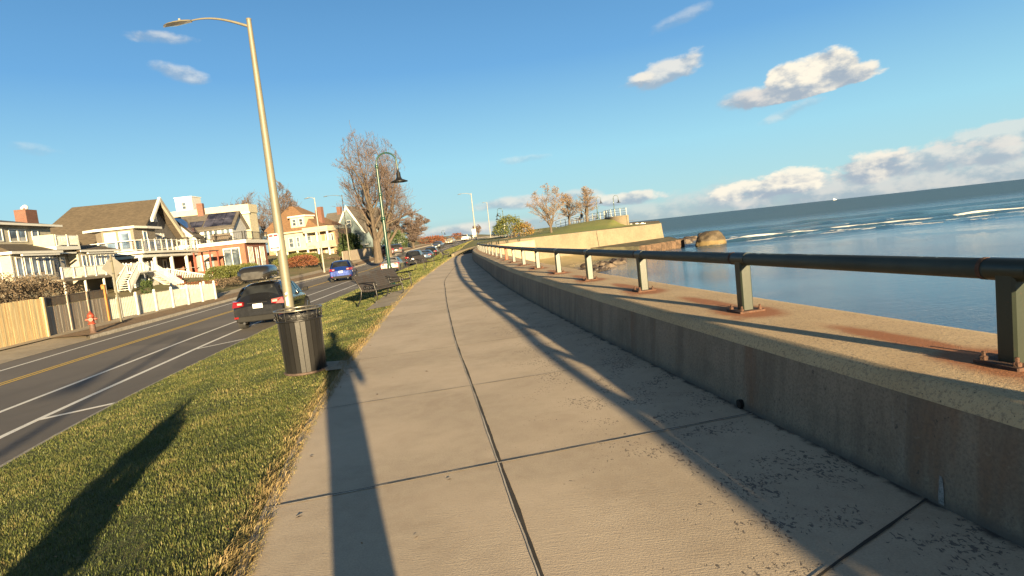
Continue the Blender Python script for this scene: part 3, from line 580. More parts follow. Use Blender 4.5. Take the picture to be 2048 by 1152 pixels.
# park lawn on the point
def lawn():
    nS,nT=60,30; V=[];F=[]
    base=smooth_poly([(-1.9,77),(-.4,79.5)]+[(a-.25,b+.3) for a,b in PW],.5,1); idx=np.linspace(0,len(base)-1,nS).astype(int)
    far=smooth_poly([(-2.5,112),(4,113),(10,113),(15,113),(20,112),(24.5,104),(26.5,99)],.5,1); fi=np.linspace(0,len(far)-1,nS).astype(int)
    for a in range(nS):
        for b in range(nT):
            t=b/(nT-1); p=base[idx[a]]*(1-t)+far[fi[a]]*t; u=a/(nS-1)
            crest=np.interp(u,[0,.2,.42,.58,.66,.74,.88,1],[1.15,1.2,2.3,2.6,2.5,1.1,.92,.86]); z=.9+(crest-.9)*math.sin(min(1,t*1.15)*math.pi/2)**1.3
            V.append((p[0],p[1],z))
    F=[(a*nT+b,a*nT+b+1,(a+1)*nT+b+1,(a+1)*nT+b) for a in range(nS-1) for b in range(nT-1)]
    return link_mesh('park_lawn',V,F,MT['lawn'],'structure',smooth=True)
lawn()
def lawn_z(x,y):      # height of the lawn under a point
    return 1.0
# retaining wall between verge and path at the bend
rw=thing('retaining_wall','low tan concrete retaining wall with rounded end between verge and path bend','wall')
RW=smooth_poly([(-5.62,61.6),(-5.4,64),(-4.2,70),(-2.6,77),(-1.2,83.5),(1.5,92)],.5,1); Nr=normals(RW); V=[]
for i,p in enumerate(RW):
    h=np.interp(p[1],[61.6,64,85,95],[.28,.42,1.12,1.4])
    for o,z in ((.12,-.1),(.1,h),(-.22,h+.005),(-.24,-.1)): V.append((p[0]+Nr[i][0]*o,p[1]+Nr[i][1]*o,z))
F=[(i*4+j,i*4+j+1,(i+1)*4+j+1,(i+1)*4+j) for i in range(len(RW)-1) for j in range(3)]+[]
link_mesh('wall_body',V,F,MT['tanwall'],None,rw)
m=MB(); p=RW[0]; m.lathe([(.17,-.1),(.17,.28),(.0,.285)],12,c=(p[0]-.05,p[1],0)); m.build('wall_end',MT['tanwall'],rw)
# grass bank between the retaining wall and the far road
# ------------------------------------------------------------------ terrace on the point
tw=thing('terrace_wall','curved tan concrete terrace wall with railing on top at the tip of the point','wall')
pts=[gy(1209,438,106),gy(1214,441,103),gy(1226,441,100.5),gy(1240,441,99.5),gy(1254,441,99.5)]; tp=smooth_poly([(p.x,p.y) for p in pts],.5,1)
Nt=normals(tp); V=[]
for i,p in enumerate(tp): V+=[(p[0],p[1],.5),(p[0],p[1],2.75),(p[0]-Nt[i][0]*.4,p[1]-Nt[i][1]*.4,2.75),(p[0]-Nt[i][0]*.4,p[1]-Nt[i][1]*.4,.5)]
link_mesh('wall_body',V,[(i*4+j,i*4+j+1,(i+1)*4+j+1,(i+1)*4+j) for i in range(len(tp)-1) for j in range(3)],MT['tanwall'],None,tw)
m=MB(); q=tp[-1]; m.box(q[0],q[0]+.3,q[1]-.1,q[1]+5,.3,2.75); m.build('wall_end',MT['tanwall'],tw)
def fence_rail(root, pts, h, npost, rails=(0,.5,1), zs=None, r=.03, bal=0):
    m=MB()
    L=[0]
    for a,b in zip(pts[:-1],pts[1:]): L.append(L[-1]+(Vector(b)-Vector(a)).length)
    def at(s):
        for k in range(len(pts)-1):
            if s<=L[k+1]+1e-6: t=(s-L[k])/max(1e-6,L[k+1]-L[k]); return Vector(pts[k]).lerp(Vector(pts[k+1]),t)
        return Vector(pts[-1])
    for f in rails:
        m.tube([Vector(p)+Vector((0,0,h*f if f else .12)) for p in pts],r,5,caps=False)
    if bal:
        k=int(L[-1]/bal)
        for q in range(k+1):
            p=at(L[-1]*q/k); m.beam(p+Vector((0,0,.1)),p+Vector((0,0,h)),.02,.02)
    m.build('rail_bars',MT['greenpaint'],root)
    for q in range(npost):
        m=MB(); p=at(L[-1]*q/(npost-1)); m.box(p.x-.05,p.x+.05,p.y-.05,p.y+.05,p.z-.1,p.z+h+.05)
        m.build('rail_post',MT['greenpaint'],root)
fence_rail(tw,[(p[0],p[1],2.75) for p in tp[::3]]+[(tp[-1][0],tp[-1][1],2.75)],1.15,9,(0,.33,.66,1))
fr=thing('park_railing','thin green railing along the crest of the grassy point behind the bare trees','railing')
fence_rail(fr,[tuple(gy(1112,450,113))[:2]+(1.9,),tuple(gy(1140,450,113))[:2]+(2.3,),tuple(gy(1175,441,112))[:2]+(2.6,),tuple(gy(1209,436,109))[:2]+(2.7,)],1.15,12,(0,.5,1),r=.035)
# the ground on the seaward side of the point (low hidden headland) and the sheet piling
m=MB(); 
sh=thing('sheet_pile_wall','rusty corrugated sheet pile bulkhead with concrete ledge below the tall seawall','bulkhead')
a=gz(1281,509,-3); b=gz(1366,494,-3); a=Vector((a.x,a.y,0)); b=Vector((b.x,b.y,0)); d=(b-a).normalized(); n_=Vector((d.y,-d.x,0)); L=(b-a).length
V=[];k=int(L/.32)
for i in range(k+1):
    p=a+d*(i*L/k); o=.30 if (i//2)%2 else -.30; p=p+n_*o
    V+=[(p.x,p.y,-3.6),(p.x,p.y,-1.85+.25*math.sin(i*.9)*.1)]
link_mesh('sheet_piles',V,[(2*i,2*i+1,2*i+3,2*i+2) for i in range(k)],plain('sheet_pile_rust',(.075,.046,.028),.9,var=.6,scale=1.3,bump=.5),None,sh)
m=MB(); c1=a+n_*-.1; c2=b+n_*-.1; i1=Vector((ws[int(len(ws)*.74)][0],ws[int(len(ws)*.74)][1],0)); i2=Vector((ws[-1][0]+1.5,ws[-1][1]+1.0,0))
m.add([(c1.x,c1.y,-1.88),(c2.x,c2.y,-1.88),(i2.x,i2.y,-1.35),(i1.x,i1.y,-1.4)],[(0,1,2,3)]); m.add([(c1.x,c1.y,-1.88),(i1.x,i1.y,-1.4),(i1.x,i1.y,-3.4),(c1.x,c1.y,-3.4)],[(0,1,2,3)])
m.build('ledge',plain('algae_concrete',(.05,.045,.025),.9,var=.6,scale=1.0,bump=.5),sh)
# beach wedge at the wall's foot
V=[];F=[];nb=40;nt=14
bs=smooth_poly([tuple(p) for p in ws[:int(len(ws)*.80)]],1.0,1); Nb=normals(bs); ii=np.linspace(0,len(bs)-1,nb).astype(int)
wid=np.interp(np.linspace(0,1,nb),[0,.15,.5,.8,1],[18,18,16,8,4.5])
for q,i in enumerate(ii):
    for j in range(nt):
        t=j/(nt-1); p=bs[i]+Nb[i]*(.2+wid[q]*t); V.append((p[0],p[1],-1.95-1.45*t**.8+.06*noise.noise(Vector((p[0]*.4,p[1]*.4,0)))))
F=[(a*nt+b,a*nt+b+1,(a+1)*nt+b+1,(a+1)*nt+b) for a in range(nb-1) for b in range(nt-1)]
link_mesh('beach',V,F,MT['sand'],'structure',smooth=True)
# sea: one sheet, fine where it shows, with the rolling breakers as real ridges
def sea():
    y=np.concatenate([np.arange(-40,8,4),np.arange(8,70,1.0),np.arange(70,150,.35),np.arange(150,260,2),np.geomspace(260,14000,30)])
    x=np.concatenate([-np.geomspace(9000,40,14),np.arange(-38,-6,4),np.arange(-6,90,.8),np.geomspace(90,12000,26)])
    Xg,Yg=np.meshgrid(x,y); Z=np.full_like(Xg,-3.0); foam=np.zeros_like(Xg)
    def nz(a,s,seed): 
        return np.array([noise.noise(Vector((v*s,seed,0))) for v in a])
    def ridge(y0,slope,amp,wd,x0,x1,fo,seed,brk=.5):
        yc=y0+slope*x+nz(x,.05,seed)*2.2+nz(x,.22,seed+3)*.7
        en=np.clip((x-x0)/10,0,1)*np.clip((x1-x)/14,0,1)*(1+nz(x,.12,seed+7)*.8)
        d=(Yg-yc[None,:]); prof=np.exp(-(d/wd)**2)
        return amp*prof*en[None,:], np.exp(-((d+wd*.35)/(wd*.42))**2)*np.clip(en+nz(x,.3,seed+9)*brk*2,0,1.5)[None,:]*fo
    for r in (ridge(93,-.05,.42,1.1,16,400,1.15,1.0),ridge(135,-1.0,.16,1.5,36,120,1.1,43.0,.7),ridge(137.6,-1.7,.05,1.2,33,75,.62,61.0,.9),ridge(88,-.045,.12,.6,30,300,.8,41.0,.9),ridge(97,-.05,.2,.9,40,300,.7,47.0,.9),ridge(66,-.01,.02,.35,40,160,.4,53.0,1.0),ridge(84.5,-.03,.16,.8,22,300,1.0,5.0,.9),ridge(106,-.04,.38,1.6,30,400,.35,9.0,.8),ridge(77,-.02,.05,.5,24,220,.62,13.0,1.0),ridge(122,-.05,.45,2.2,10,400,.0,17.0),ridge(142,-.05,.5,3.0,14,400,.12,21.0,.9),ridge(71,.0,.03,.4,30,200,.45,23.0,1.0),ridge(101,.02,.2,1.0,26,70,.6,31.0,1.0)):
        Z+=r[0]; foam=np.maximum(foam,r[1])
    Z+=np.where(Yg>95,.05*np.sin(Yg*.9+Xg*.05)*np.exp(-((Yg-150)/120)**2),0)
    V=np.stack([Xg,Yg,Z],-1).reshape(-1,3); ny,nx=Xg.shape; I=np.arange(ny*nx).reshape(ny,nx)
    F=np.stack([I[:-1,:-1],I[:-1,1:],I[1:,1:],I[1:,:-1]],-1).reshape(-1,4)
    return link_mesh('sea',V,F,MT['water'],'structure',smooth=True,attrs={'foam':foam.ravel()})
sea()
# deep bed under the land so nothing is open below, and the far slope past the crest
m=MB(); m.add([(-400,-60,-1.2),(0,-60,-1.2),(-4,60,-1.3),(-12,320,-1.3),(-400,320,-1.3)],[(0,1,2,3,4)]); m.build('ground',MT['land'],kind='structure')
# ------------------------------------------------------------------ grass blades on the verge
def blades():
    def field(Y0,Y1,dens,hmin,hmax,w,xlo=None):
        A=(Y1-Y0)*4.9; n=int(A*dens); y=rng.uniform(Y0,Y1,n); a=Xe(y)+.13; b=PL(y)+.05; x=a+(b-a)*rng.random(n); return x,y,hmin,hmax,w
    parts=[field(2.2,7,4600,.012,.034,.0042),field(7,12,2300,.012,.034,.006),field(12,22,800,.014,.038,.010),field(22,42,220,.02,.045,.02),field(42,110,75,.03,.07,.05)]
    # long strawy fringe that hangs over the edge of the path
    n=9000; y=2.2+ (30-2.2)*rng.random(n)**1.9; x=PL(y)-.20+.21*rng.random(n)**.8; kp=np.array([noise.noise(Vector((0,b*1.8,5)))+.5*noise.noise(Vector((0,b*7,1))) for b in y])>rng.uniform(-.7,.25,n); x=x[kp];y=y[kp];n=len(x); parts.append((x,y,.03,.10,.005))
    V=[];F=[];T=[];base=0
    for q,(x,y,h0,h1,w) in enumerate(parts):
        n=len(x); fringe=(q==5)
        z=verge_z(x,y)-.005; clump=np.array([noise.noise(Vector((a*1.3,b*1.3,3)))+.6*noise.noise(Vector((a*6,b*6,9))) for a,b in zip(x,y)])
        h=(h0+(h1-h0)*rng.random(n))*(1+.45*clump); an=rng.uniform(0,2*math.pi,n); lean=rng.normal(0,.55,n)*h; 
        dx,dy=np.cos(an),np.sin(an); lx=-dy*lean+(fringe*.05 if fringe else 0); ly=dx*lean
        if fringe: lx=.035+.05*rng.random(n); ly=rng.normal(0,.03,n)
        ww=w*(.6+.8*rng.random(n))
        if q<3: ww=ww
        b0=np.stack([x-dx*ww/2,y-dy*ww/2,z],1); b1=np.stack([x+dx*ww/2,y+dy*ww/2,z],1)
        m0=np.stack([x-dx*ww*.4+lx*.4,y-dy*ww*.4+ly*.4,z+h*.6],1); m1=np.stack([x+dx*ww*.4+lx*.4,y+dy*ww*.4+ly*.4,z+h*.6],1); tp=np.stack([x+lx*1.1,y+ly*1.1,z+h*(.75 if fringe else 1)],1)
        P=np.stack([b0,b1,m1,tp,m0],1).reshape(-1,3); V.append(P)
        f=np.arange(n)[:,None]*5+base
        F.append(np.concatenate([f+[0,1,2],f+[0,2,4],f+[4,2,3]],0)); base+=5*n
        ed=np.clip(1-(PL(y)-x)/.38,0,1); t=np.clip(.38+.42*clump+.35*rng.normal(0,.5,n)+ed*.45+(.25 if fringe else 0),0,1); T.append(np.repeat(t,5))
    return link_mesh('grass',np.concatenate(V),np.concatenate(F),M_grass,'stuff',attrs={'tone':np.concatenate(T)})
def m_grassblade():
    t=NT('grass_blade',.6); a=t.attr('tone'); r=t.N.new('ShaderNodeValToRGB'); t.lk(a,r.inputs[0]); e=r.color_ramp
    e.elements[0].position=0; e.elements[0].color=(.030,.045,.010,1); e.elements[1].position=1; e.elements[1].color=(.30,.22,.10,1)
    for p,c in ((.3,(.088,.116,.024)),(.55,(.160,.168,.046)),(.75,(.24,.21,.08))): k=e.elements.new(p); k.color=c+(1,)
    t.col(r.outputs[0]); tr=t.N.new('ShaderNodeBsdfTranslucent'); t.lk(r.outputs[0],tr.inputs[0]); mx=t.N.new('ShaderNodeMixShader'); mx.inputs[0].default_value=.3
    o=t.N['Material Output']; t.nt.links.new(t.b.outputs[0],mx.inputs[1]); t.nt.links.new(tr.outputs[0],mx.inputs[2]); t.nt.links.new(mx.outputs[0],o.inputs[0]); return t.m
M_grass=m_grassblade(); blades()
# ------------------------------------------------------------------ plants
def bare_tree(name,label,loc,H,spread,seed,trunk_r,twigmat,group=None,stems=1,levels=5,trunk_frac=.18,egg=1.0,ndense=1.0,up=.35,cat='tree',twr=.012,fork=.0):
    rd=random.Random(seed); root=thing(name,label,cat,loc,0,group); big=[];fine=[]
    def inside(p):
        z=p.z/H; c=.56; t=min(1,max(0,(z-.13)/.87)); rr=math.sqrt(p.x**2+p.y**2)/spread; return z<1.0 and rr<(1.02 if z<.13 else 1.62*max(.0,t+.12)**.45*(1.02-t)**.75*(1 if egg>=1 else 1.12))+.04
    def grow(p,d,L,r,lv):
        n=4; pts=[p]; rs=[r]
        for i in range(n):
            d=(d+Vector((rd.gauss(0,.13),rd.gauss(0,.13),rd.gauss(0,.08)+up*(.20 if lv<2 else .07)))).normalized(); p=p+d*(L/n); pts.append(p); rs.append(r*(1-.35*(i+1)/n))
            if not inside(p) and (lv>1 or i>1): break
        (big if lv<3 else fine).append((pts,rs))
        if lv>=levels: return
        k=max(2,int((3.6 if lv<2 else 4.6 if lv<4 else 4.0)*ndense+rd.random()*1.4))
        for j in range(k):
            t=.35+.65*(j+rd.random()*.6)/k; q=min(len(pts)-2,int(t*(len(pts)-1))); f=min(1,max(0,t*(len(pts)-1)-q)); b=pts[q].lerp(pts[q+1],f)
            if not inside(b): continue
            an=rd.random()*6.283; ax=d.cross(Vector((math.cos(an),math.sin(an),.2))).normalized(); dv=(Matrix.Rotation(rd.uniform(.45,.95),3,ax)@d).normalized()
            grow(b,dv,L*rd.uniform(.52,.74),max(twr,rs[q]*rd.uniform(.34,.52)),lv+1)
        if len(pts)==n+1: grow(p,d,L*.80,max(twr,rs[-1]*.78),lv+(1 if lv>1 or L<H*.12 else 0))
    for s in range(stems):
        a=s*6.283/max(1,stems)+rd.random(); d=Vector((math.cos(a)*fork,math.sin(a)*fork,1)).normalized()
        base=Vector((math.cos(a)*trunk_r*.4*(stems>1),math.sin(a)*trunk_r*.4*(stems>1),0)); tl=H*trunk_frac
        tp=base+d*tl; m=[(base-Vector((0,0,.4)),trunk_r*1.45),(base+d*tl*.12,trunk_r*1.1),(base+d*tl*.5,trunk_r),(tp,trunk_r*.92)]
        big.append(([x[0] for x in m],[x[1] for x in m]))
        for j in range(4 if stems==1 else 3):
            an=j*2.1+rd.random(); grow(tp-d*tl*.1*j,(Vector((math.cos(an)*.55,math.sin(an)*.55,1))).normalized(),H*.26,trunk_r*.58,1)
        grow(tp,d,H*.28,trunk_r*.7,1)
    m=MB()
    for pts,rs in big: m.tube(pts,rs,6,caps=False)
    m.build('trunk',MT['bark'],root,fixn=False)
    V=[];F=[];b=0
    for pts,rs in fine:
        for (p0,p1,r0,r1) in zip(pts[:-1],pts[1:],rs[:-1],rs[1:]):
            d=(p1-p0); r=d.cross(Vector((.3,.5,.81)));
            if r.length<1e-5: continue
            r.normalize(); u=d.cross(r).normalized()
            for p,rr in ((p0,r0),(p1,r1)):
                for a in (0,2.094,4.189): V.append(tuple(p+(r*math.cos(a)+u*math.sin(a))*max(rr,twr)))
            F+=[(b,b+1,b+4,b+3),(b+1,b+2,b+5,b+4),(b+2,b,b+3,b+5)]; b+=6
    if F: link_mesh('crown',V,F,twigmat,None,root)
    return root
def leafy(name,label,loc,rx,ry,h,n,mat,cat='shrub',group=None,leaf=.05,seed=1,stem=True,lump=.35,z0=.0,twigs=0,base=None):
    r=np.random.default_rng(seed); root=thing(name,label,cat,loc,0,group)
    u=r.normal(0,1,(n,3)); u/=np.linalg.norm(u,axis=1)[:,None]; u[:,2]=np.where(u[:,2]<-.55,-u[:,2],u[:,2])
    lum=np.array([noise.noise(Vector((a*2.3+seed,b*2.3,c*2.3)))+.5*noise.noise(Vector((a*6,b*6+seed,c*6))) for a,b,c in u])
    rad=(1+lump*lum)*(.55+.45*r.random(n)**.5); P=u*rad[:,None]*np.array([rx,ry,h/2]); P[:,2]+=h*.5+z0
    nn=r.normal(0,1,(n,3)); nn/=np.linalg.norm(nn,axis=1)[:,None]; t=np.cross(nn,r.normal(0,1,(n,3))); t/=np.linalg.norm(t,axis=1)[:,None]; s=leaf*(.6+.8*r.random(n))[:,None]
    V=np.stack([P-t*s,P+nn*s*.55,P+t*s,P-nn*s*.55],1).reshape(-1,3); f=np.arange(n)[:,None]*4; F=np.concatenate([f+[0,1,2,3]],0)
    tone=np.clip(.5+.9*lum+r.normal(0,.18,n),0,1); link_mesh('foliage',V,F,mat,None,root,attrs={'tone':np.repeat(tone,4)})
    if stem:
        m=MB()
        for k in range(5): a=k*1.3; m.tube([(0,0,-.1),(math.cos(a)*rx*.25,math.sin(a)*ry*.25,h*.3),(math.cos(a)*rx*.5,math.sin(a)*ry*.5,h*.6)],[.05*h/2+.01,.03,.012],5,caps=False)
        m.build('stem',MT['bark'],root)
    return root
LG=m_leaf('evergreen_leaf',(.02,.04,.012),(.065,.095,.022)); LO=m_leaf('olive_leaf',(.055,.07,.015),(.14,.15,.035)); LR=m_leaf('russet_leaf',(.09,.03,.016),(.24,.085,.035)); LB=m_leaf('brown_leaf',(.045,.034,.022),(.17,.125,.08)); LY=m_leaf('gold_leaf',(.12,.09,.02),(.30,.17,.04))
def at(px,py,Y): return gy(px,py,Y)
def onland(px,py,Y,z): p=gy(px,py,Y); return (p.x,p.y,z)
bare_tree('street_tree','huge bare tree with egg-shaped crown between sidewalk and road behind the green lamp',onland(757,515,78,.25),17.6,6.2,11,.52,MT['twig'],stems=1,levels=6,trunk_frac=.15,ndense=.60,up=.45,twr=.012)
bare_tree('street_tree','slimmer bare tree leaning right just behind the huge bare tree',onland(778,500,84,.3),12.5,4.3,5,.38,MT['twig'],levels=5,trunk_frac=.2,ndense=.75,up=.3,twr=.014)
bare_tree('round_tree','low wide bare tree with many pale limbs on the far lawn beyond the parked cars',onland(827,492,128,.9),7.6,5.6,21,.3,MT['twig'],levels=5,trunk_frac=.08,ndense=.85,up=.2,twr=.026,egg=.8)
for px,py,Y,z,H,sp,seed,lab in ((548,470,118,.8,17,7,3,'bare leafless tree rising behind the deck of the brick house'),(505,470,130,.8,15.5,6,8,'bare leafless tree right of the white cupola building, farthest left of the two grey ones'),(458,470,140,.8,15.5,6,9,'bare treetop showing just over the white flat-roofed building'),(575,470,125,.8,14.5,5,13,'bare treetop showing behind the left hip of the orange roof')):
    bare_tree('bare_tree',lab,onland(px,py,Y,z),H,sp,seed,.35,MT['twig'],'bare trees behind the houses',levels=5,ndense=.72,twr=.018)
for px,Y,z,H,sp,seed,lab in ((1101,89,1.05,7.4,3.7,31,'largest bare golden tree on the grassy point, nearest the tall wall'),(1139,105,2.2,5.4,2.7,35,'dark-trunked bare tree in the middle of the three on the grassy point'),(1175,104,2.45,6.0,2.8,37,'bare tree leaning right beside the seated person on the grassy point')):
    bare_tree('point_tree',lab,onland(px,450,Y,z),H,sp,seed,.2,MT['goldtwig'],'bare trees on the grassy point',levels=5,trunk_frac=.16,ndense=.66,up=.25,twr=.011,egg=.9)
bare_tree('far_tree','tiny faint bare tree behind the far pale lamp post by the crest',onland(955,478,215,1.6),5.2,2.6,41,.12,MT['twig'],levels=4,twr=.03)
for px,Y,w,lab in ((862,150,3.2,'small reddish bush at the foot of the far lawn, left of the grey oncoming car'),(874,158,2.4,'larger dull red bush beyond the far lawn behind the grey oncoming car'),(915,190,2.3,'mauve bush on the crest between the two oncoming cars')):
    leafy('far_bush',lab,onland(px,480,Y,.9 if Y<160 else 1.5),w,1.5,2.6,900,LR,seed=int(px),leaf=.14,group='bushes near the crest')
leafy('coast_shrub','olive leafy shrub behind the rail where the path bends',onland(1022,488,88,.75),2.2,1.6,3.6,3000,LO,leaf=.10,seed=3)
leafy('coast_shrub','low orange-brown shrub right of the olive shrub above the tall wall',onland(1047,482,88,.75),1.7,1.4,2.4,2200,LY,leaf=.08,seed=4)
leafy('coast_shrub','dark evergreen shrub left of the olive shrub by the bend',onland(1003,470,100,1.0),1.5,1.3,2.6,1600,LG,leaf=.10,seed=6)
# twiggy brown shrubs behind the wooden fence, several clumps
for k,(px,Y,rx,h,lab) in enumerate(((22,26.5,1.6,1.75,'brown twiggy shrub at the left edge behind the new cedar fence'),(68,28.5,2.0,2.15,'widest brown twiggy shrub, in front of the five sunroom windows'),(118,30.5,1.7,1.8,'brown twiggy shrub behind the weathered fence below the glazed door'))):
    p=at(px,600,Y); leafy('twiggy_shrub',lab,(p.x-1.2,p.y,.05),rx,1.4,h,5200,LB,leaf=.045,seed=20+k,lump=.7,group='brown shrubs behind the fences')
leafy('small_conifer','small olive conifer at the foot of the white stair behind the picket fence',onland(297,590,38,-.2),.38,.38,1.5,900,LG,leaf=.05,seed=31)
for k,(px,Y,lab) in enumerate(((434,53,'leftmost rounded clipped shrub under the brick wall'),(452,55,'second rounded clipped shrub from the picket fence end'),(470,57,'third rounded clipped shrub, under the large brick-wall window'),(487,59.5,'fourth rounded clipped shrub, at the corner of the brick house'),(505,62.5,'fifth rounded clipped shrub, left of the roof box'))):
    leafy('clipped_shrub',lab,onland(px,555,Y,.05),1.05,1.0,1.55,2600,LO,leaf=.06,seed=40+k,lump=.15,group='clipped shrubs along the brick house')
for k,(px,Y,w,lab) in enumerate(((444,50,1.2,'low brown dead plant at the end of the picket fence'),(478,54,1.3,'low brown dead plants below the clipped shrubs'),(385,43,1.6,'rusty flower bed plants behind the picket fence by the porch'))):
    leafy('dry_plant',lab,onland(px,560,Y,-.15 if k<2 else .0),w,.5,.7,900,LB if k<2 else LR,leaf=.05,seed=60+k,lump=.6)
leafy('hedge','long green hedge in front of the orange-roofed house',onland(598,540,84,.05),3.6,1.2,2.2,5000,LO,leaf=.09,seed=70,lump=.2,cat='hedge')
leafy('russet_shrub','big rounded reddish-brown shrub in front of the green hedge',onland(606,545,79,.0),2.3,1.4,1.9,3800,LR,leaf=.07,seed=71,lump=.12)
leafy('low_hedge','low brown hedge right of the orange-roofed house steps',onland(672,528,98,.0),3.4,1.0,1.1,2400,LB,leaf=.09,seed=72,lump=.3,cat='hedge')
leafy('yew','broad dark evergreen in front of the blue-grey gabled house',onland(703,512,104,.2),2.0,1.6,4.6,4500,LG,leaf=.13,seed=73,lump=.5)
leafy('yew','dark evergreen right of the huge bare tree trunk',onland(792,500,116,.3),2.5,1.7,4.2,3200,LG,leaf=.13,seed=74,lump=.4)
# ------------------------------------------------------------------ litter bin
def litter_bin():
    r=thing('litter_bin','black slatted steel litter bin on the grass beside the path','litter bin',(-2.98,8.28,-.03),.1)
    ns=26
    for k in range(ns):
        a=2*math.pi*k/ns; m=MB(); ca,sa=math.cos(a),math.sin(a); w=.030
        def pt(rad,z,s): return (rad*ca-sa*s,rad*sa+ca*s,z)
        V=[pt(.272,.03,-w),pt(.272,.03,w),pt(.292,.74,w),pt(.292,.74,-w),pt(.263,.03,-w),pt(.263,.03,w),pt(.283,.74,w),pt(.283,.74,-w)]
        m.add(V,[(0,1,2,3),(7,6,5,4),(0,4,5,1),(1,5,6,2),(2,6,7,3),(3,7,4,0)]); m.build('slat',MT['blackmetal'],r)
    m=MB(); m.tube([(.30*math.cos(t),.30*math.sin(t),.745) for t in np.linspace(0,2*math.pi,33)],.013,8,caps=False); m.build('band',MT['blackmetal'],r)
    m=MB(); m.tube([(.315*math.cos(t),.315*math.sin(t),.885) for t in np.linspace(0,2*math.pi,33)],.014,8,caps=False); m.build('rim',MT['galv2'],r)
    m=MB(); m.tube([(.28*math.cos(t),.28*math.sin(t),.02) for t in np.linspace(0,2*math.pi,33)],.018,8,caps=False); m.build('base_ring',MT['rustgrey'],r)
    m=MB()
    for k in range(13):           # scroll band between the two rings
        a0=2*math.pi*k/13
        for s in (1,-1):
            P=[]
            for q in range(11):
                th=q/10*math.pi*1.6; rr=.040*(1-.45*q/10); a=a0+s*(.115+ rr*math.cos(th)/.3*-1); z=.815+rr*math.sin(th)*s*1.2; P.append((.307*math.cos(a),.307*math.sin(a),z))
            m.tube(P,.0065,5,caps=False)
        m.tube([(.303*math.cos(a0),.303*math.sin(a0),.745),(.315*math.cos(a0),.315*math.sin(a0),.885)],.007,5,caps=False)
    m.build('scroll_band',MT['blackmetal'],r)
    m=MB(); m.lathe([(.001,.05),(.245,.05),(.262,.80),(.27,.835),(.258,.835),(.25,.78),(.235,.1),(.001,.1)],28); m.build('liner',plain('liner_plastic',(.012,.012,.013),.5),r)
MT['galv2']=plain('worn_steel_rim',(.16,.15,.13),.35,.7,.4,scale=20); MT['rustgrey']=plain('rusty_base',(.06,.04,.03),.8,0,.5,scale=14)
litter_bin()
# ------------------------------------------------------------------ street lamp with sign
def street_lamp(label,loc,H,arm,rb,rt,mat,headw=.0,group=None,rz=0,hl=.72,name='street_lamp'):
    r=thing(name,label,'street lamp',loc,rz,group)
    m=MB(); m.tube([(0,0,0),(0,0,H*.3),(0,0,H*.7),(0,0,H)],[rb,rb*.85+rt*.15,rb*.4+rt*.6,rt],14); m.build('pole',mat,r)
    m=MB(); m.lathe([(rb*1.7,0),(rb*1.7,.05),(rb*1.25,.12),(rb*1.02,.4)],14); m.build('base',mat,r)
    m=MB(); m.lathe([(rt*1.1,H-.02),(rt*1.15,H+.02),(.001,H+.05)],12); m.build('pole_cap',mat,r)
    if arm:
        P=[];n=12
        for i in range(n+1): t=i/n; P.append((-arm*t,0,H-.18+ .30*math.sin(t*math.pi*.62)))
        z1=P[-1][2]; m=MB(); m.tube(P,[rt*.62*(1-.5*i/n) for i in range(n+1)],8); m.build('arm',mat,r)
        # cobra head: flattened shell with the lens underneath
        prof=[(0,.05,.03),(.08,.07,.05),(.22,.115,.065),(.42,.135,.06),(.58,.115,.045),(.68,.06,.03),(hl,.004,.01)]
        m=MB();V=[];k=10
        for x,w,h in prof:
            for j in range(k+1): a=math.pi*j/k; V.append((-arm-x,w*math.cos(a),z1+h*math.sin(a)-.015-x*.09))
        m.add(V,[(i*(k+1)+j,i*(k+1)+j+1,(i+1)*(k+1)+j+1,(i+1)*(k+1)+j) for i in range(len(prof)-1) for j in range(k)],smooth=True); hd=m.build('lamp_head',mat,r)
        m=MB(); V=[]
        for x,w,h in prof: V+=[(-arm-x,-w*.93,z1-.02-x*.09),(-arm-x,w*.93,z1-.02-x*.09),(-arm-x,0,z1-.05-x*.09)]
        m.add(V,[(i*3,i*3+2,(i+1)*3+2,(i+1)*3) for i in range(len(prof)-1)]+[(i*3+2,i*3+1,(i+1)*3+1,(i+1)*3+2) for i in range(len(prof)-1)]); m.build('lens',MT['lens'],hd)
        m=MB(); m.lathe([(.03,0),(.03,.05),(.001,.06)],8,c=(-arm-.3,0,z1+.04-.02)); m.build('photocell',MT['whitepole'],hd)
    return r
LY_=16.0; pb=at(583,640,LY_); 
lamp=street_lamp('tall tan street lamp standing behind the litter bin, arm reaching over the road',(pb.x,LY_,-.40),8.15,1.42,.125,.060,MT['galv'],rz=R_(3))
for zz,w in ((3.05,.0),(2.0,.0),(1.15,0)):
    m=MB(); rr=.122-.008*zz+.003; m.lathe([(rr,zz-.02),(rr+.003,zz),(rr,zz+.02)],14); m.build('band',MT['galv'],lamp)
for z0,z1,w in ((.72,.98,.035),(1.02,1.1,.02)):
    m=MB(); m.add([(-.03+w*0,-.1225,z0),(.03+w*0,-.1215,z0+.02),(.025,-.119,z1),(-.035,-.119,z1-.03)],[(0,1,2,3)]); m.build('torn_sticker',MT['whitewood'],lamp)
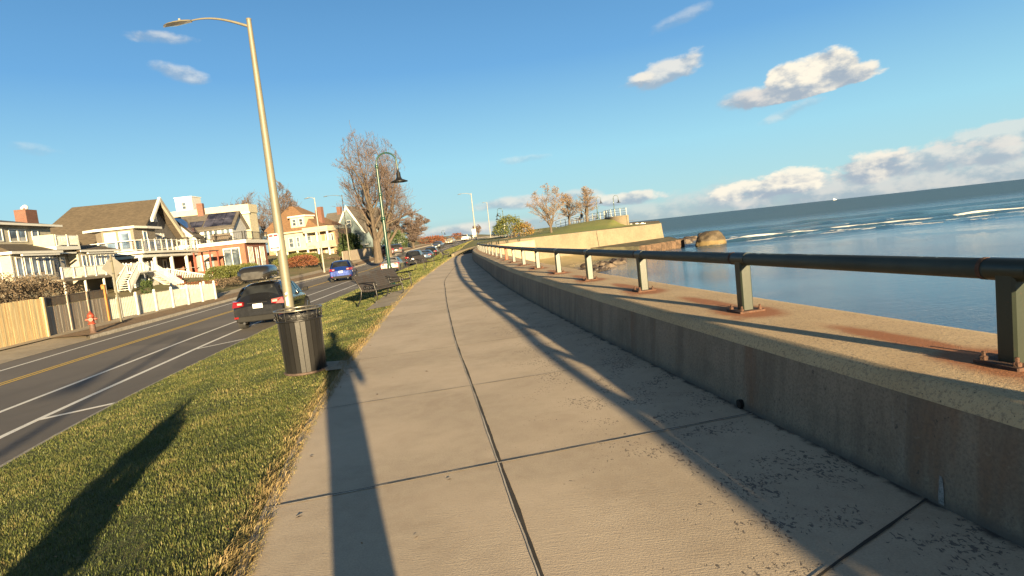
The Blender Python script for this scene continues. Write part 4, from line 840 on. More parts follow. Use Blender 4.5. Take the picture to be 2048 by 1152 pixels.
def no_parking():
    p=at(553,484,LY_-.14); r=thing('parking_sign','white and red parking sign strapped to the tall tan street lamp','sign',(pb.x-.10,LY_-.17,p.z-.23),R_(-14))
    m=MB(); w,h=.305,.457; c=.03; pts=[(-w/2+c,0),(w/2-c,0),(w/2,c),(w/2,h-c),(w/2-c,h),(-w/2+c,h),(-w/2,h-c),(-w/2,c)]; m.prism([(a,b) for a,b in pts],'y',-.003,.003); pan=m.build('panel',plain('sign_white',(.62,.59,.54),.4,var=.04),r)
    red=plain('sign_red',(.5,.03,.04),.4,var=.05)
    def rect(x0,x1,z0,z1,mat,nm,y=-.0045): m=MB(); m.add([(x0,y,z0),(x1,y,z0),(x1,y,z1),(x0,y,z1)],[(0,1,2,3)]); return m.build(nm,mat,r)
    for x0,x1,z0,z1 in ((-.145,.145,.443,.447),(-.145,.145,.010,.014),(-.145,-.141,.014,.443),(.141,.145,.014,.443)): rect(x0,x1,z0,z1,red,'border_line')
    rect(-.13,-.012,.375,.425,red,'red_block'); rect(.012,.13,.375,.425,red,'red_block')
    for x0,x1,z0,z1 in ((-.10,.10,.325,.335),(-.08,.06,.295,.303),(-.09,.09,.255,.262),(-.05,.07,.225,.232)): rect(x0,x1,z0,z1,plain('sign_faint_print',(.42,.33,.30),.5),'print_line')
    m=MB(); y=-.0045; m.add([(-.13,y,.075),(-.095,y,.11),(-.095,y,.092),(.095,y,.092),(.095,y,.11),(.13,y,.075),(.095,y,.04),(.095,y,.058),(-.095,y,.058),(-.095,y,.04)],[tuple(range(10))]); m.build('arrow',red,r)
    rect(-.07,.07,.07,.08,plain('sign_white2',(.6,.58,.54),.4),'arrow_print',-.006)
no_parking()
# far lamps
street_lamp('slim pale street lamp on the far sidewalk in front of the orange-roofed house',onland(649,545,72,-.5),8.9,.5,.10,.06,MT['whitepole'],hl=.6)
street_lamp('tall pale street lamp on the verge near the crest with arm over the road',onland(953,484,104,.45),8.9,1.6,.12,.07,MT['whitepole'])
street_lamp('farthest white street lamp just beyond the crest of the road',onland(981,471,150,1.55),8.6,.5,.11,.07,MT['whitepole'],hl=.6)
street_lamp('faint street lamp behind the huge bare tree, its head peeking out on the left',onland(700,515,92,.1),10.2,2.1,.10,.06,MT['galv'])
b=at(948.5,466,103.6); r=thing('pole_banner','small cream sign plate fixed to the pale lamp near the crest','sign',(b.x,b.y-.2,b.z-.9)); m=MB(); m.box(-.33,.33,-.02,.02,0,1.6); m.build('panel',MT['whitewood'],r,bevel=.02); m=MB(); m.box(-.05,.05,.02,.1,.2,1.4); m.build('bracket',MT['galv'],r)
# ------------------------------------------------------------------ green gooseneck lamps
def gooseneck(label,loc,H,R,side,group='green gooseneck lamps along the promenade',sc=1,detail=True,rz=0):
    r=thing('promenade_lamp',label,'street lamp',loc,rz,group); r.scale=(1,1,1)
    m=MB(); m.lathe([(.20,0),(.20,.12),(.15,.2),(.11,.5),(.095,.9),(.085,1.0),(.075,1.02),(.07,H*.52)],12); m.build('pole_base',MT['greenpaint'],r)
    m=MB(); m.tube([(0,0,H*.5),(0,0,H-R)],[.068,.052],10); m.build('pole',MT['greenpaint'],r)
    for z in (H*.52,H*.70,H-R-.12):
        m=MB(); m.lathe([(.06,-.07),(.105 if z<H*.6 else .075,-.03),(.105 if z<H*.6 else .075,.03),(.06,.07)],12,c=(0,0,z)); m.build('collar',MT['greenpaint'],r)
    P=[(side*(R-R*math.cos(t)),0,H-R+R*math.sin(t)) for t in np.linspace(0,math.pi,15)]+[(side*2*R*1.02,0,H-R-.35)]
    m=MB(); m.tube(P,.032,8); m.build('arch',MT['greenpaint'],r)
    x=side*2*R*1.02; z=H-R-.35; m=MB(); m.lathe([(.05,.08),(.05,-.05),(.09,-.12),(.10,-.30),(.14,-.38),(.36,-.47),(.37,-.50),(.30,-.49),(.08,-.36)],18,c=(x,0,z)); sh=m.build('lamp_shade',MT['blackmetal'],r)
    m=MB(); m.lathe([(.15,-.42),(.12,-.50),(.001,-.53)],12,c=(x,0,z)); m.build('lens',MT['clearlens'],sh)
    return r
g=at(784,575,26); gooseneck('nearest green gooseneck lamp beside the benches, bell shade hanging right',(g.x,26,-.16),5.75,.43,1)
g=at(1012,487,100); gooseneck('green gooseneck lamp behind the olive shrub, shade hanging left, sign plate on its pole',(g.x,100,.9),5.2,.42,-1)
for px,py,Y,z,sd,lab in ((1196,438,110,2.7,1,'thin green lamp rising from the crest railing left of the terrace'),(1231,446,101,1.3,1,'green gooseneck lamp standing in front of the terrace wall'),(1006,470,118,1.6,-1,'dim green lamp just behind the one by the olive shrub'),(886,486,168,1.5,1,'tiny distant lamp with twin heads beyond the crest between oncoming cars')):
    g=at(px,py,Y); gooseneck(lab,(g.x,Y,z),{1196:4.0,1231:4.9,1006:4.4,886:3.4}[px],.4,sd)
b=at(1008.5,454,99.6); r=thing('lamp_sign','small white square sign on the green lamp by the olive shrub','sign',(b.x,b.y,b.z-.3)); m=MB(); m.box(-.26,.26,-.02,.02,0,.62); m.build('panel',MT['whitewood'],r,bevel=.01); m=MB(); m.box(-.04,.04,.02,.08,.1,.5); m.build('bracket',MT['galv'],r)
# ------------------------------------------------------------------ benches
def bench(label,loc,rz,first=None):
    if first: return copy_tree(first,loc,rz,label)
    r=thing('park_bench',label,'bench',loc,rz,'slatted benches along the verge'); L=1.75
    # local x along the bench, seat faces +y
    ys=[.05,.13,.21,.29,.37,.45]
    for k,y in enumerate(ys): m=MB(); m.box(-L/2,L/2,y-.03,y+.03,.415+.02*abs(k-2)/3,.445+.02*abs(k-2)/3); m.build('seat_slat',MT['benchwood'],r)
    for k in range(7):
        t=k/6; y=.0-.20*t; z=.49+.36*t; m=MB(); m.beam((-L/2,y,z),(L/2,y,z),.062,.022,up=(0,.9,.45)); m.build('back_slat',MT['benchwood'],r)
    for x in (-L/2+.02,0,L/2-.02):
        f=MB(); T=.016
        if x==0:
            f.tube([(0,-.20,.86),(0,-.02,.47),(0,.06,.40),(0,.46,.41)],.016,6); f.build('brace',MT['blackmetal'],r); continue
        f.tube([(x,-.24,.90),(x,-.19,.82),(x,-.02,.45),(x,-.06,.25),(x,-.20,.0)],.02,7); f.tube([(x,-.02,.43),(x,.15,.40),(x,.45,.42)],.018,7); f.tube([(x,.45,.42),(x,.47,.2),(x,.40,.1),(x,.50,0)],.02,7)
        fr_=f.build('end_frame',MT['blackmetal'],r)
        f=MB(); f.tube([(x,-.12,.66),(x,.05,.675),(x,.28,.67),(x,.44,.66),(x,.50,.60),(x,.47,.54),(x,.43,.56)],.017,7); f.tube([(x,.40,.66),(x,.42,.5),(x,.45,.42)],.015,6); f.build('armrest',MT['blackmetal'],fr_)
        for y,z,q in ((.12,.53,.07),(.27,.54,.06)):
            f=MB(); f.tube([(x,y+q*(1-t*.5)*math.cos(t*8),z+q*(1-t*.5)*math.sin(t*8)) for t in np.linspace(0,1,12)],.009,5); f.build('scroll',MT['blackmetal'],fr_)
    return r
bp=lambda px,py,z: gz(px,py,z)
b0=bp(752,607,-.10); hd=R_(-85)
bn=bench('nearest slatted bench on the verge facing the sea',(b0.x-.1,b0.y+.75,-.13),R_(-106)); bn.scale=(1.05,)*3
b1=bp(781,590,-.10); bench('second slatted bench, just beyond the nearest one beside the green lamp post',(b1.x-.15,b1.y+.75,-.12),R_(-104),bn)
b2=bp(846,539,-.08); bench('third slatted bench farther up the verge in front of the black parked cars',(b2.x,b2.y,-.06),R_(-104),bn)
b3=bp(888,519,-.08); bench('farthest slatted bench up the verge near the retaining wall',(b3.x,b3.y,-.06),R_(-88),bn)
# bench pad
ribbon('bench_pad',lambda y:PL(y)-.85,lambda y:PL(y),lambda x,y:verge_z(x,y)+.03,MT['sidewalk'],Y=np.arange(16.2,22.2,.5),n=3)
m=MB(); m.add([(-2.62,8.0,.006),(-2.2,7.98,.006),(-2.3,8.62,.006),(-2.9,8.7,-.0)],[(0,1,2,3)]); m.build('bin_pad',MT['sidewalk'],kind='structure')

# dead leaves caught in the turf and along the path edge
n=420; y=2.4+(24-2.4)*rng.random(n)**1.4; d_=np.where(rng.random(n)<.45,rng.normal(-.1,.12,n),rng.uniform(-3.5,.2,n)); d_=np.where(rng.random(n)<.03,rng.uniform(.1,1.2,n),d_); x=PL(y)+d_; x=np.maximum(x,Xe(y)+.2)
z=np.where(x<PL(y),verge_z(x,y)+.022,.006); a=rng.uniform(0,6.28,n); s_l=rng.uniform(.010,.024,n); tl=rng.uniform(-.35,.35,n); V=[]
for i in range(n):
    c,s2=math.cos(a[i])*s_l[i],math.sin(a[i])*s_l[i]; V+=[(x[i]-c,y[i]-s2,z[i]),(x[i]-s2*.5,y[i]+c*.5,z[i]+s_l[i]*abs(tl[i])),(x[i]+c,y[i]+s2,z[i]+.004),(x[i]+s2*.5,y[i]-c*.5,z[i]+s_l[i]*.3)]
link_mesh('fallen_leaves',V,np.arange(4*n).reshape(n,4),m_leaf('dead_leaf',(.10,.055,.025),(.30,.19,.09)),'stuff',attrs={'tone':np.repeat(rng.random(n),4)})
# ------------------------------------------------------------------ houses
def hs_root(name,label,px,py,Y,az,cat='house'):
    p=gy(px,py,Y); return thing(name,label,cat,(p.x,p.y,0),R_(90-az))
def part(name,mat,root,fn,bevel=0,mats=None):
    m=MB(); fn(m); return m.build(name,mats or mat,root,bevel=bevel)
def bx(root,name,mat,*a,**k): return part(name,mat,root,lambda m:m.box(*a),**k)
def win(root,pl,a,z,w,h,off,fm=None,gm=None,rows=2,cols=1,name='window',fw=.09):
    fm=fm or MT['whitewood']; gm=gm or MT['glassblue']; m=MB()
    def B(a0,a1,z0,z1,d0,d1):
        if pl=='E': m.box(a0,a1,off-d1,off-d0,z0,z1)
        else: m.box(off-d1,off-d0,a0,a1,z0,z1)
    B(a-w/2-fw,a-w/2,z-fw,z+h+fw,0,.06); B(a+w/2,a+w/2+fw,z-fw,z+h+fw,0,.06); B(a-w/2,a+w/2,z+h,z+h+fw,0,.06); B(a-w/2,a+w/2,z-fw,z,0,.07)
    for r in range(1,rows): B(a-w/2,a+w/2,z+h*r/rows-.03,z+h*r/rows+.03,0,.045)
    for c in range(1,cols): B(a-w/2+w*c/cols-.035,a-w/2+w*c/cols+.035,z,z+h,0,.045)
    f=m.build(name,fm,root); m=MB(); B(a-w/2,a+w/2,z,z+h,.0,.02); m.build('pane',gm,f); return f
def door(root,pl,a,z,w,h,off,dm,fm=None):
    f=win(root,pl,a,z+h*.5,w*.6,h*.4,off-.0,fm=dm,rows=1,name='door',fw=.02)
    m=MB(); A=(a-w/2,a+w/2)
    if pl=='E': m.box(A[0],A[1],off-.04,off-.002,z,z+h*.48); m.box(A[0],a-w*.32,off-.04,off-.002,z+h*.48,z+h); m.box(a+w*.32,A[1],off-.04,off-.002,z+h*.48,z+h); m.box(a-w*.32,a+w*.32,off-.04,off-.002,z+h*.93,z+h)
    else: m.box(off-.04,off-.002,A[0],A[1],z,z+h*.48); m.box(off-.04,off-.002,A[0],a-w*.32,z+h*.48,z+h); m.box(off-.04,off-.002,a+w*.32,A[1],z+h*.48,z+h); m.box(off-.04,off-.002,a-w*.32,a+w*.32,z+h*.93,z+h)
    m.build('door_panel',dm,f)
    return f
def gable(m,x0,x1,y0,y1,ze,zr,ax,ov=.35,th=.18):       # ridge along ax, eaves overhanging
    if ax=='y':
        c=(x0+x1)/2; k=(zr-ze)/(c-x0); xa,xb=x0-ov,x1+ov; za=ze-k*ov
        pts=[(xa,za),(c,zr),(xb,za),(xb,za+th),(c,zr+th*1.3),(xa,za+th)]; m.prism(pts,'y',y0-ov,y1+ov)
    else:
        c=(y0+y1)/2; k=(zr-ze)/(c-y0); ya,yb=y0-ov,y1+ov; za=ze-k*ov
        pts=[(ya,za),(c,zr),(yb,za),(yb,za+th),(c,zr+th*1.3),(ya,za+th)]; m.prism(pts,'x',x0-ov,x1+ov)
def hip(m,x0,x1,y0,y1,ze,zr,ins=None,top=None):
    if top is None:
        w,d=x1-x0,y1-y0; s=min(w,d)/2
        t=[(x0+s,y0+s),(x1-s,y0+s),(x1-s,y1-s),(x0+s,y1-s)]
    else: t=[(top[0],top[2]),(top[1],top[2]),(top[1],top[3]),(top[0],top[3])]
    b=[(x0,y0),(x1,y0),(x1,y1),(x0,y1)]
    V=[(x,y,ze-.14) for x,y in b]+[(x,y,ze) for x,y in b]+[(x,y,zr+(i>1)*.003) for i,(x,y) in enumerate(t)]
    m.add(V,[(3,2,1,0)]+[(i,(i+1)%4,4+(i+1)%4,4+i) for i in range(4)]+[(4+i,4+(i+1)%4,8+(i+1)%4,8+i) for i in range(4)]+[(8,9,10,11)])
def railing(root,a,b,h,mat,bal=.13,posts=2,name='railing',bw=.035,glass=None):
    a=Vector(a); b=Vector(b); L=(b-a).length; m=MB()
    m.beam(a+Vector((0,0,h)),b+Vector((0,0,h)),.09,.06); m.beam(a+Vector((0,0,.12)),b+Vector((0,0,.12)),.06,.05)
    if bal:
        k=max(1,int(L/bal))
        for q in range(1,k): p=a.lerp(b,q/k); m.beam(p+Vector((0,0,.12)),p+Vector((0,0,h)),bw,bw)
    for q in range(posts): p=a.lerp(b,q/max(1,posts-1)); m.beam(p,p+Vector((0,0,h+.08)),.12,.12)
    o=m.build(name,mat,root)
    if glass: m=MB(); m.beam(a+Vector((0,0,h*.5)),b+Vector((0,0,h*.5)),.015,h*.8); m.build('glass_panel',glass,o)
    return o
WW=MT['whitewood']
# --- house with sunrooms
A=hs_root('cream_house','cream beach house with glazed sunrooms, brick chimney and white deck, behind the brown shrubs',18,504,40,-6)
A.location.z=1.55*.2; A.scale=(.8,.8,.8)
bx(A,'wall',MT['cream'],0,5.5,0,8,-.2,4.55)
part('lower_roof',MT['brownsh'],A,lambda m:hip(m,-.5,6.1,-.5,8,4.62,5.45,top=(.5,4.6,1.5,7.5)))
part('fascia',WW,A,lambda m:(m.box(-.55,6.15,-.56,-.503,4.42,4.64),m.box(-.56,-.503,-.5,8,4.42,4.64)))
for a,w in ((.95,.62),(1.95,.62),(2.85,.62),(3.72,.62),(4.6,.62)): win(A,'E',a,2.55,w,1.55,-.0,rows=1)
for a in (1.3,3.3,5.2): win(A,'S',a,2.35,.9,1.6,0,rows=1,gm=MT['blind'])
bx(A,'awning',WW,.4,5.3,-.75,-.58,4.22,4.36); bx(A,'corner_board',WW,-.03,.16,-.03,-.004,.5,4.5)
bx(A,'upper_wall',MT['cream'],.5,8.3,1.5,7.5,5.4,7.05)
part('upper_roof',MT['darksh'],A,lambda m:hip(m,-.15,9.0,.85,8.2,7.2,8.0)); part('upper_fascia',WW,A,lambda m:(m.box(-.2,9.05,.79,.847,7.02,7.22),m.box(-.21,-.153,.85,8.2,7.02,7.22)))
win(A,'E',1.4,5.75,.75,1.0,1.5,rows=1); win(A,'E',3.15,5.72,.9,.95,1.5,rows=1); win(A,'E',4.25,5.72,.9,.95,1.5,rows=1); win(A,'E',6.0,5.9,.75,.75,1.5,rows=1); win(A,'S',2.6,5.6,1.1,1.0,.5,rows=1,gm=MT['blind']); win(A,'S',4.6,5.6,1.1,1.0,.5,rows=1,gm=MT['blind'])
ch=bx(A,'chimney',MT['chimbrick'],6.4,8.0,2.2,3.2,7.2,8.75); m=MB(); m.ball((7.1,2.6,8.98),.25,8); m.build('vent_cap',WW,ch); m=MB(); m.ball((6.65,2.6,8.88),.14,8); m.build('vent_cap',WW,ch)
bx(A,'balcony_floor',WW,5.6,9.3,-.35,3.0,4.72,5.05); bx(A,'parapet',MT['cream'],5.58,5.75,-.3,3.2,5.05,6.15)
railing(A,(5.8,-.28,5.05),(9.25,-.28,5.05),1.0,WW,.16,3,bw=.05); railing(A,(9.25,-.28,5.05),(9.25,3,5.05),1.0,WW,.16,2,bw=.05)
bx(A,'recess_wall',MT['tansiding'],5.5,9.3,.9,6,0,4.72); bx(A,'awning',WW,5.7,9.0,-.1,.1,4.35,4.5)
win(A,'E',7.0,2.1,.95,1.95,.9,rows=1,name='glazed_door'); win(A,'E',8.2,2.1,.7,1.95,.9,rows=1,name='glazed_door')
bx(A,'side_wall',MT['cream'],9.3,15.9,0,7,-.2,4.5); part('side_roof',MT['brownsh'],A,lambda m:hip(m,9.0,16.4,-.45,7.4,4.62,5.35,top=(10.5,15,1.6,6))); part('side_fascia',WW,A,lambda m:m.box(8.95,16.45,-.51,-.453,4.44,4.64)); bx(A,'awning',WW,9.8,15.6,-.72,-.56,4.22,4.34)
for a in (10.2,11.5,12.5,13.5,14.5,15.3): win(A,'E',a,2.6,.58,1.5,0,rows=1)
bx(A,'deck_floor',MT['tansiding'],1.0,16.2,-3.2,-.01,1.72,1.95)
railing(A,(1.0,-3.15,1.95),(11.0,-3.15,1.95),.95,WW,.17,7,bw=.055)
railing(A,(12.6,-3.15,1.95),(16.1,-3.15,1.95),.95,WW,.17,3,bw=.055); railing(A,(16.1,-3.15,1.95),(16.1,-.1,1.95),.95,WW,.17,2,bw=.055)
for x in (1.2,4.2,7.2,10.2,12.8,16.0): m=MB(); m.box(x,x+.14,-3.12,-2.98,-.6,1.72); m.build('deck_support',WW,A)
bx(A,'garage_wall',MT['greywood2'] if 'greywood2' in MT else MT['bluesiding'],10.6,16.0,-2.6,-2.3,-.6,1.7)
def stair(root,x0,y0,z0,x1,y1,z1,w,n,mat):
    m=MB(); a=Vector((x0,y0,z0)); b=Vector((x1,y1,z1)); d=(b-a); h=Vector((d.x,d.y,0)).normalized(); s=Vector((-h.y,h.x,0))
    for k in range(n):
        p=a.lerp(b,(k+.5)/n); m.beam(p-s*w/2,p+s*w/2,d.xy.length/n*1.05,.04,up=(0,0,1))
    for q in (-1,1): m.beam(a+s*q*w/2-Vector((0,0,.1)),b+s*q*w/2-Vector((0,0,.1)),.06,.24)
    st=m.build('stair',mat,root)
    for q in (-1,1): railing(st,a+s*q*w/2,b+s*q*w/2,.92,mat,.16,2,name='stair_rail',bw=.045)
    return st
stair(A,11.0,-4.0,1.95,8.6,-4.0,.2,1.1,8,WW)
bx(A,'landing',WW,11.0,12.6,-4.6,-3.2,1.8,1.95); 
stair(A,14.6,-3.8,1.95,18.6,-5.0,-.55,1.1,12,WW)
bx(A,'landing',WW,12.9,14.7,-4.5,-3.2,1.8,1.95)
# lattice under the deck
def lattice(root,pl,a0,a1,z0,z1,off,mat,name='lattice',sp=.14):
    m=MB(); w=a1-a0;h=z1-z0; k=int((w+h)/sp)
    for q in range(1,k):
        t=q*sp
        for s in (1,-1):
            A0=max(0,t-h); A1=min(w,t); p=(A0,t-A0); r=(A1,t-A1)
            if s<0: p=(w-p[0],p[1]); r=(w-r[0],r[1])
            f=lambda c:(a0+c[0],off+s*.008,z0+c[1]) if pl=='E' else (off+s*.008,a0+c[0],z0+c[1])
            m.beam(f(p),f(r),.03,.012,up=(0,1,0) if pl=='E' else (1,0,0))
    return m.build(name,mat,root)
lattice(A,'E',8.4,10.5,-.6,1.7,-3.25,WW); lattice(A,'E',16.1,17.6,-.6,1.1,-3.3,WW)
# --- grey gabled house with porch and deck
B=hs_root('gabled_house','grey shingled house with steep brown gable roof, curved second floor deck and columned white porch',275,500,58,-6)
bx(B,'ground_floor_wall',MT['greysiding'],.4,13.0,2.2,10.5,-.2,3.5)
ax=8.0
m=MB(); m.prism([(1.2,3.8),(13.0,3.8),(13.0,5.1),(ax,9.15),(1.2,3.83)],'y',1.6,10.2); m.build('gable_wall',MT['greysiding'],B)
def roofB(m):
    th=.2
    V=[(.4,.9,3.15),(ax,.9,9.32),(ax,9.6,9.32),(.4,13.0,3.15)]; m.add(V+[(x,y,z+th) for x,y,z in V],[(0,1,2,3),(4,7,6,5),(0,4,5,1),(1,5,6,2),(2,6,7,3),(3,7,4,0)])
    V=[(ax+.004,.9,9.32),(13.6,.9,4.75),(13.6,13,4.75),(ax+.004,9.6,9.32)]; m.add(V+[(x,y,z+th) for x,y,z in V],[(0,1,2,3),(4,7,6,5),(0,4,5,1),(1,5,6,2),(2,6,7,3),(3,7,4,0)])
    V=[(.4,13.01,3.15),(ax,9.61,9.33),(13.6,13.01,4.75)]; m.add(V+[(x,y,z+th) for x,y,z in V],[(0,1,2),(3,5,4),(0,3,4,1),(1,4,5,2),(2,5,3,0)])
part('roof',MT['brownsh'],B,roofB)
m=MB(); m.prism([(13.75,4.45),(13.75,5.0),(ax,9.72),(ax,9.15)],'y',.62,.88); m.build('bargeboard',MT['cream'],B)
m=MB(); m.prism([(5.6,7.0),(ax-.003,9.3),(ax-.003,9.66),(5.5,7.3)],'y',.62,.88); m.build('bargeboard',WW,B)
bay=[(-.75,-.25),(.9,-.42),(3.2,-.42),(3.2,3.4),(-.2,3.4),(-.75,2.6)]
m=MB(); m.prism(bay,'z',3.86,6.02); m.build('bay_wall',MT['tansiding'],B)
m=MB(); m.prism([(-1.2,-.6),(.8,-.85),(3.9,-.85),(4.6,-.3),(4.6,3.8),(-.4,4.4),(-1.2,3.0)],'z',6.02,6.24); m.build('bay_roof',WW,B)
for a in (.55,1.85): win(B,'S',a,4.15,.72,1.5,-.75,rows=2,fw=.17)
win(B,'E',1.0,3.95,.62,1.75,-.43,rows=1,name='glazed_door')
m=MB(); m.prism([(6.6,7.15),(8.5,7.15),(8.5,8.45),(7.9,8.6),(6.6,7.9)],'y',1.5,1.58); o=m.build('window',WW,B); m=MB(); m.prism([(6.8,7.3),(8.3,7.3),(8.3,8.3),(7.8,8.4),(6.8,7.75)],'y',1.47,1.497); m.build('pane',MT['glass'],o)
m=MB(); m.prism([(7.5,8.68),(8.6,8.55),(8.05,9.0)],'y',1.5,1.58); m.build('fan_light',MT['glass'],B)
for a,w in ((6.5,.5),(7.9,1.3),(9.3,.5)): win(B,'E',a,4.4,w,1.35,1.6,rows=2 if w>1 else 1,fw=.14)
dm_=MB(); dm_.box(-.1,2.4,6.6,8.0,4.0,5.3); d_=dm_.build('dormer',MT['whitesiding'],B); part('dormer_roof',MT['brownsh'],d_,lambda m:m.prism([(6.3,5.25),(7.3,6.0),(8.3,5.25)],'x',-.3,3.2)); win(B,'S',7.3,4.3,.8,.8,-.1)
dk=[(-1.3,4.6),(-1.3,-.5),(-.6,-.85),(3,-1.0),(10,-1.0),(13.3,-.8),(13.5,2.2),(-.6,2.2)]
m=MB(); m.prism(dk,'z',3.60,3.84); m.build('deck_floor',WW,B)
m=MB(); m.prism([(-1.0,4.6),(-1.0,-.3),(-.4,-.6),(3,-.75),(10,-.75),(13.0,-.6),(13.2,2.1),(-.4,2.1)],'z',3.22,3.50); m.build('porch_eave',WW,B)
rp=[(-1.2,4.4),(-1.2,-.45),(-.55,-.78),(3,-.93),(6.6,-.93),(10,-.93),(13.2,-.75)]
for a,b in zip(rp[:-1],rp[1:]): railing(B,(a[0],a[1],3.84),(b[0],b[1],3.84),1.05,WW,0,4 if max(abs(b[0]-a[0]),abs(b[1]-a[1]))>3 else 2,glass=MT['thinglass'])
cxs=(-.95,1.85,5.5,9.2,12.95)
for x in cxs: m=MB(); m.box(x-.13,x+.13,-.72,-.46,1.0,3.22); m.build('column',WW,B)
bx(B,'porch_floor',WW,-1.1,13.2,-.85,2.2,.85,1.0)
for a,b in zip(cxs[1:-1],cxs[2:]): railing(B,(a+.15,-.6,1.0),(b-.15,-.6,1.0),.8,WW,0,2); railing(B,(a+.15,-.6,1.35),(b-.15,-.6,1.35),.1,WW,0,0) if False else None
win(B,'E',2.6,1.25,1.2,1.6,2.2,rows=1); win(B,'E',5.0,1.2,.9,1.7,2.2,rows=1,gm=MT['blind']); win(B,'E',7.4,1.2,1.9,1.6,2.2,rows=1,cols=2); door(B,'E',10.2,1.0,.95,2.05,2.2,WW); win(B,'E',11.9,1.4,.8,1.4,2.2,rows=1)
stair(B,3.2,-.9,1.0,5.6,-4.2,-.2,1.2,7,WW)
for x in cxs: m=MB(); m.box(x-.12,x+.12,-.7,-.5,-.5,.85); m.build('porch_pier',WW,B)
bx(B,'crawl_wall',MT['darkwood'],-.8,13,-.2,-.0,-.5,.84)
bx(B,'garden_wall',MT['bluesiding'],-6.5,-1.3,-.4,-.1,-.4,1.9)
p=onland(352,560,55,.2); r=thing('garden_bench','weathered red timber frame bench in the flower bed behind the picket fence','bench',p,R_(96)); m=MB(); m.box(-1.2,1.2,-.06,.06,.75,.95); m.build('top_rail',MT['redbeam'],r)
for x in (-1.1,0,1.1): m=MB(); m.box(x-.07,x+.07,-.06,.06,-.4,.75); m.build('leg',MT['redbeam'],r)
# --- brick house with roof deck
C_h=hs_root('brick_house','red brick house with roof deck, white dormer and dark solar panels on its roof',487,478,71,-6)
bx(C_h,'wall',MT['brick'],0,8.6,0,9.5,-.4,4.0)
part('cornice',WW,C_h,lambda m:(m.box(-.35,9.0,-.35,.0,4.0,4.4),m.box(-.35,-.0,.0,9.6,4.0,4.4),m.box(.0,9,.0,9.5,4.003,4.38)))
for a in (1.9,6.5):
    win(C_h,'E',a,1.75,1.5,1.75,0,rows=1,cols=3,gm=MT['blind']); bx(C_h,'window_panel',WW,a-.8,a+.8,-.06,-.003,.7,1.65)
door(C_h,'E',4.3,.75,1.0,2.7,0,WW)
win(C_h,'S',1.55,1.55,1.7,1.95,0,rows=1,cols=2,gm=MT['glass']); bx(C_h,'window_panel',WW,-.06,-.003,.6,2.5,.35,1.42)
win(C_h,'S',4.6,1.35,.85,1.65,0,rows=2,gm=MT['blind'])
for a in (3.85,5.35): bx(C_h,'shutter',MT['bluesiding'],-.05,-.003,a-.2,a+.2,1.25,3.1)
bx(C_h,'basement_panel',MT['cream'],-.05,-.003,1.2,2.8,-.35,.02); bx(C_h,'basement_panel',MT['cream'],-.05,-.003,4.2,5.6,-.35,-.02)
part('steps',MT['chimbrick'],C_h,lambda m:[m.box(3.5-k*.1,5.1+k*.1,-.35-.3*k-.3,-.002-.3*k*0,-.4,.72-.2*k) for k in range(1)])
for a,b in (((0,-.2,4.4),(8.8,-.2,4.4)),((-.2,0,4.4),(-.2,9.2,4.4))): railing(C_h,a,b,.95,MT['blackmetal'],.22,4,bw=.02)
def patio(rootlabel,u,v,z,mat,name,cat,w,d,h,lab):
    M4=C_h.matrix_basis; p=C_h.location+Vector((math.cos(C_h.rotation_euler.z)*u-math.sin(C_h.rotation_euler.z)*v,math.sin(C_h.rotation_euler.z)*u+math.cos(C_h.rotation_euler.z)*v,z))
    r=thing(name,lab,cat,p,C_h.rotation_euler.z); m=MB(); m.box(-w/2,w/2,-d/2,d/2,.3,.45); m.build('seat',mat,r); m=MB(); m.box(w/2-.12,w/2,-d/2,d/2,.45,h); m.build('backrest',mat,r)
    for a in (-1,1):
        for b in (-1,1): m=MB(); m.box(a*w/2*.85-.04,a*w/2*.85+.04,b*d/2*.85-.04,b*d/2*.85+.04,0,.3); m.build('leg',mat,r)
patio('',.9,2.9,4.42,MT['darkwood'],'patio_sofa','sofa',.8,2.2,.95,'brown wicker sofa on the roof deck of the brick house'); patio('',1.0,5.2,4.42,MT['blackmetal'],'patio_chair','chair',.7,.7,1.0,'dark patio chair near the left end of the brick house roof deck'); patio('',1.0,6.6,4.42,MT['blackmetal'],'patio_chair','chair',.7,.7,1.15,'leftmost dark patio chair on the brick house roof deck')
bx(C_h,'upper_wall',MT['whitesiding'],2.7,8.1,2.0,12,4.4,6.2)
m=MB(); m.prism([(2.7,6.2),(8.1,6.2),(5.4,8.0)],'y',2.0,12); m.build('upper_gable',MT['whitesiding'],C_h)
part('upper_roof',MT['greysh'],C_h,lambda m:gable(m,2.7,8.1,2.0,12,6.2,8.0,'y'))
def slab(root,name,u0,v0,u1,v1,f,mat,th=.06):     # panel lying on the south roof slope; u,v: 0..1 down the slope / metres back
    k=1.8/2.7; P=[]
    for (s,y) in ((u0,v0),(u1,v0),(u1,v1),(u0,v1)): P.append((5.4-3.0*s,y,8.0-k*3.0*s+.27))
    m=MB(); m.add([(x,y,z) for x,y,z in P]+[(x,y,z+th) for x,y,z in P],[(3,2,1,0),(4,5,6,7)]+[(i,(i+1)%4,4+(i+1)%4,4+i) for i in range(4)]); return m.build(name,mat,root)
for q in range(3): slab(C_h,'solar_panel',.08,2.0+q*1.12,.47,3.08+q*1.12,0,MT['solar']); slab(C_h,'solar_panel',.50,2.0+q*1.12,.90,3.08+q*1.12,0,MT['solar'])
for q in range(2): slab(C_h,'solar_panel',.5,5.5+q*.85,.86,6.3+q*.85,0,MT['solar'])
for a in (2.5,3.1,3.9,4.5,5.1): win(C_h,'S',a,4.95,.36,1.0,2.7,rows=1,gm=MT['glass'],fw=.12)
bx(C_h,'chimney',MT['chimbrick'],5.1,5.7,5.9,6.6,7.5,9.6)
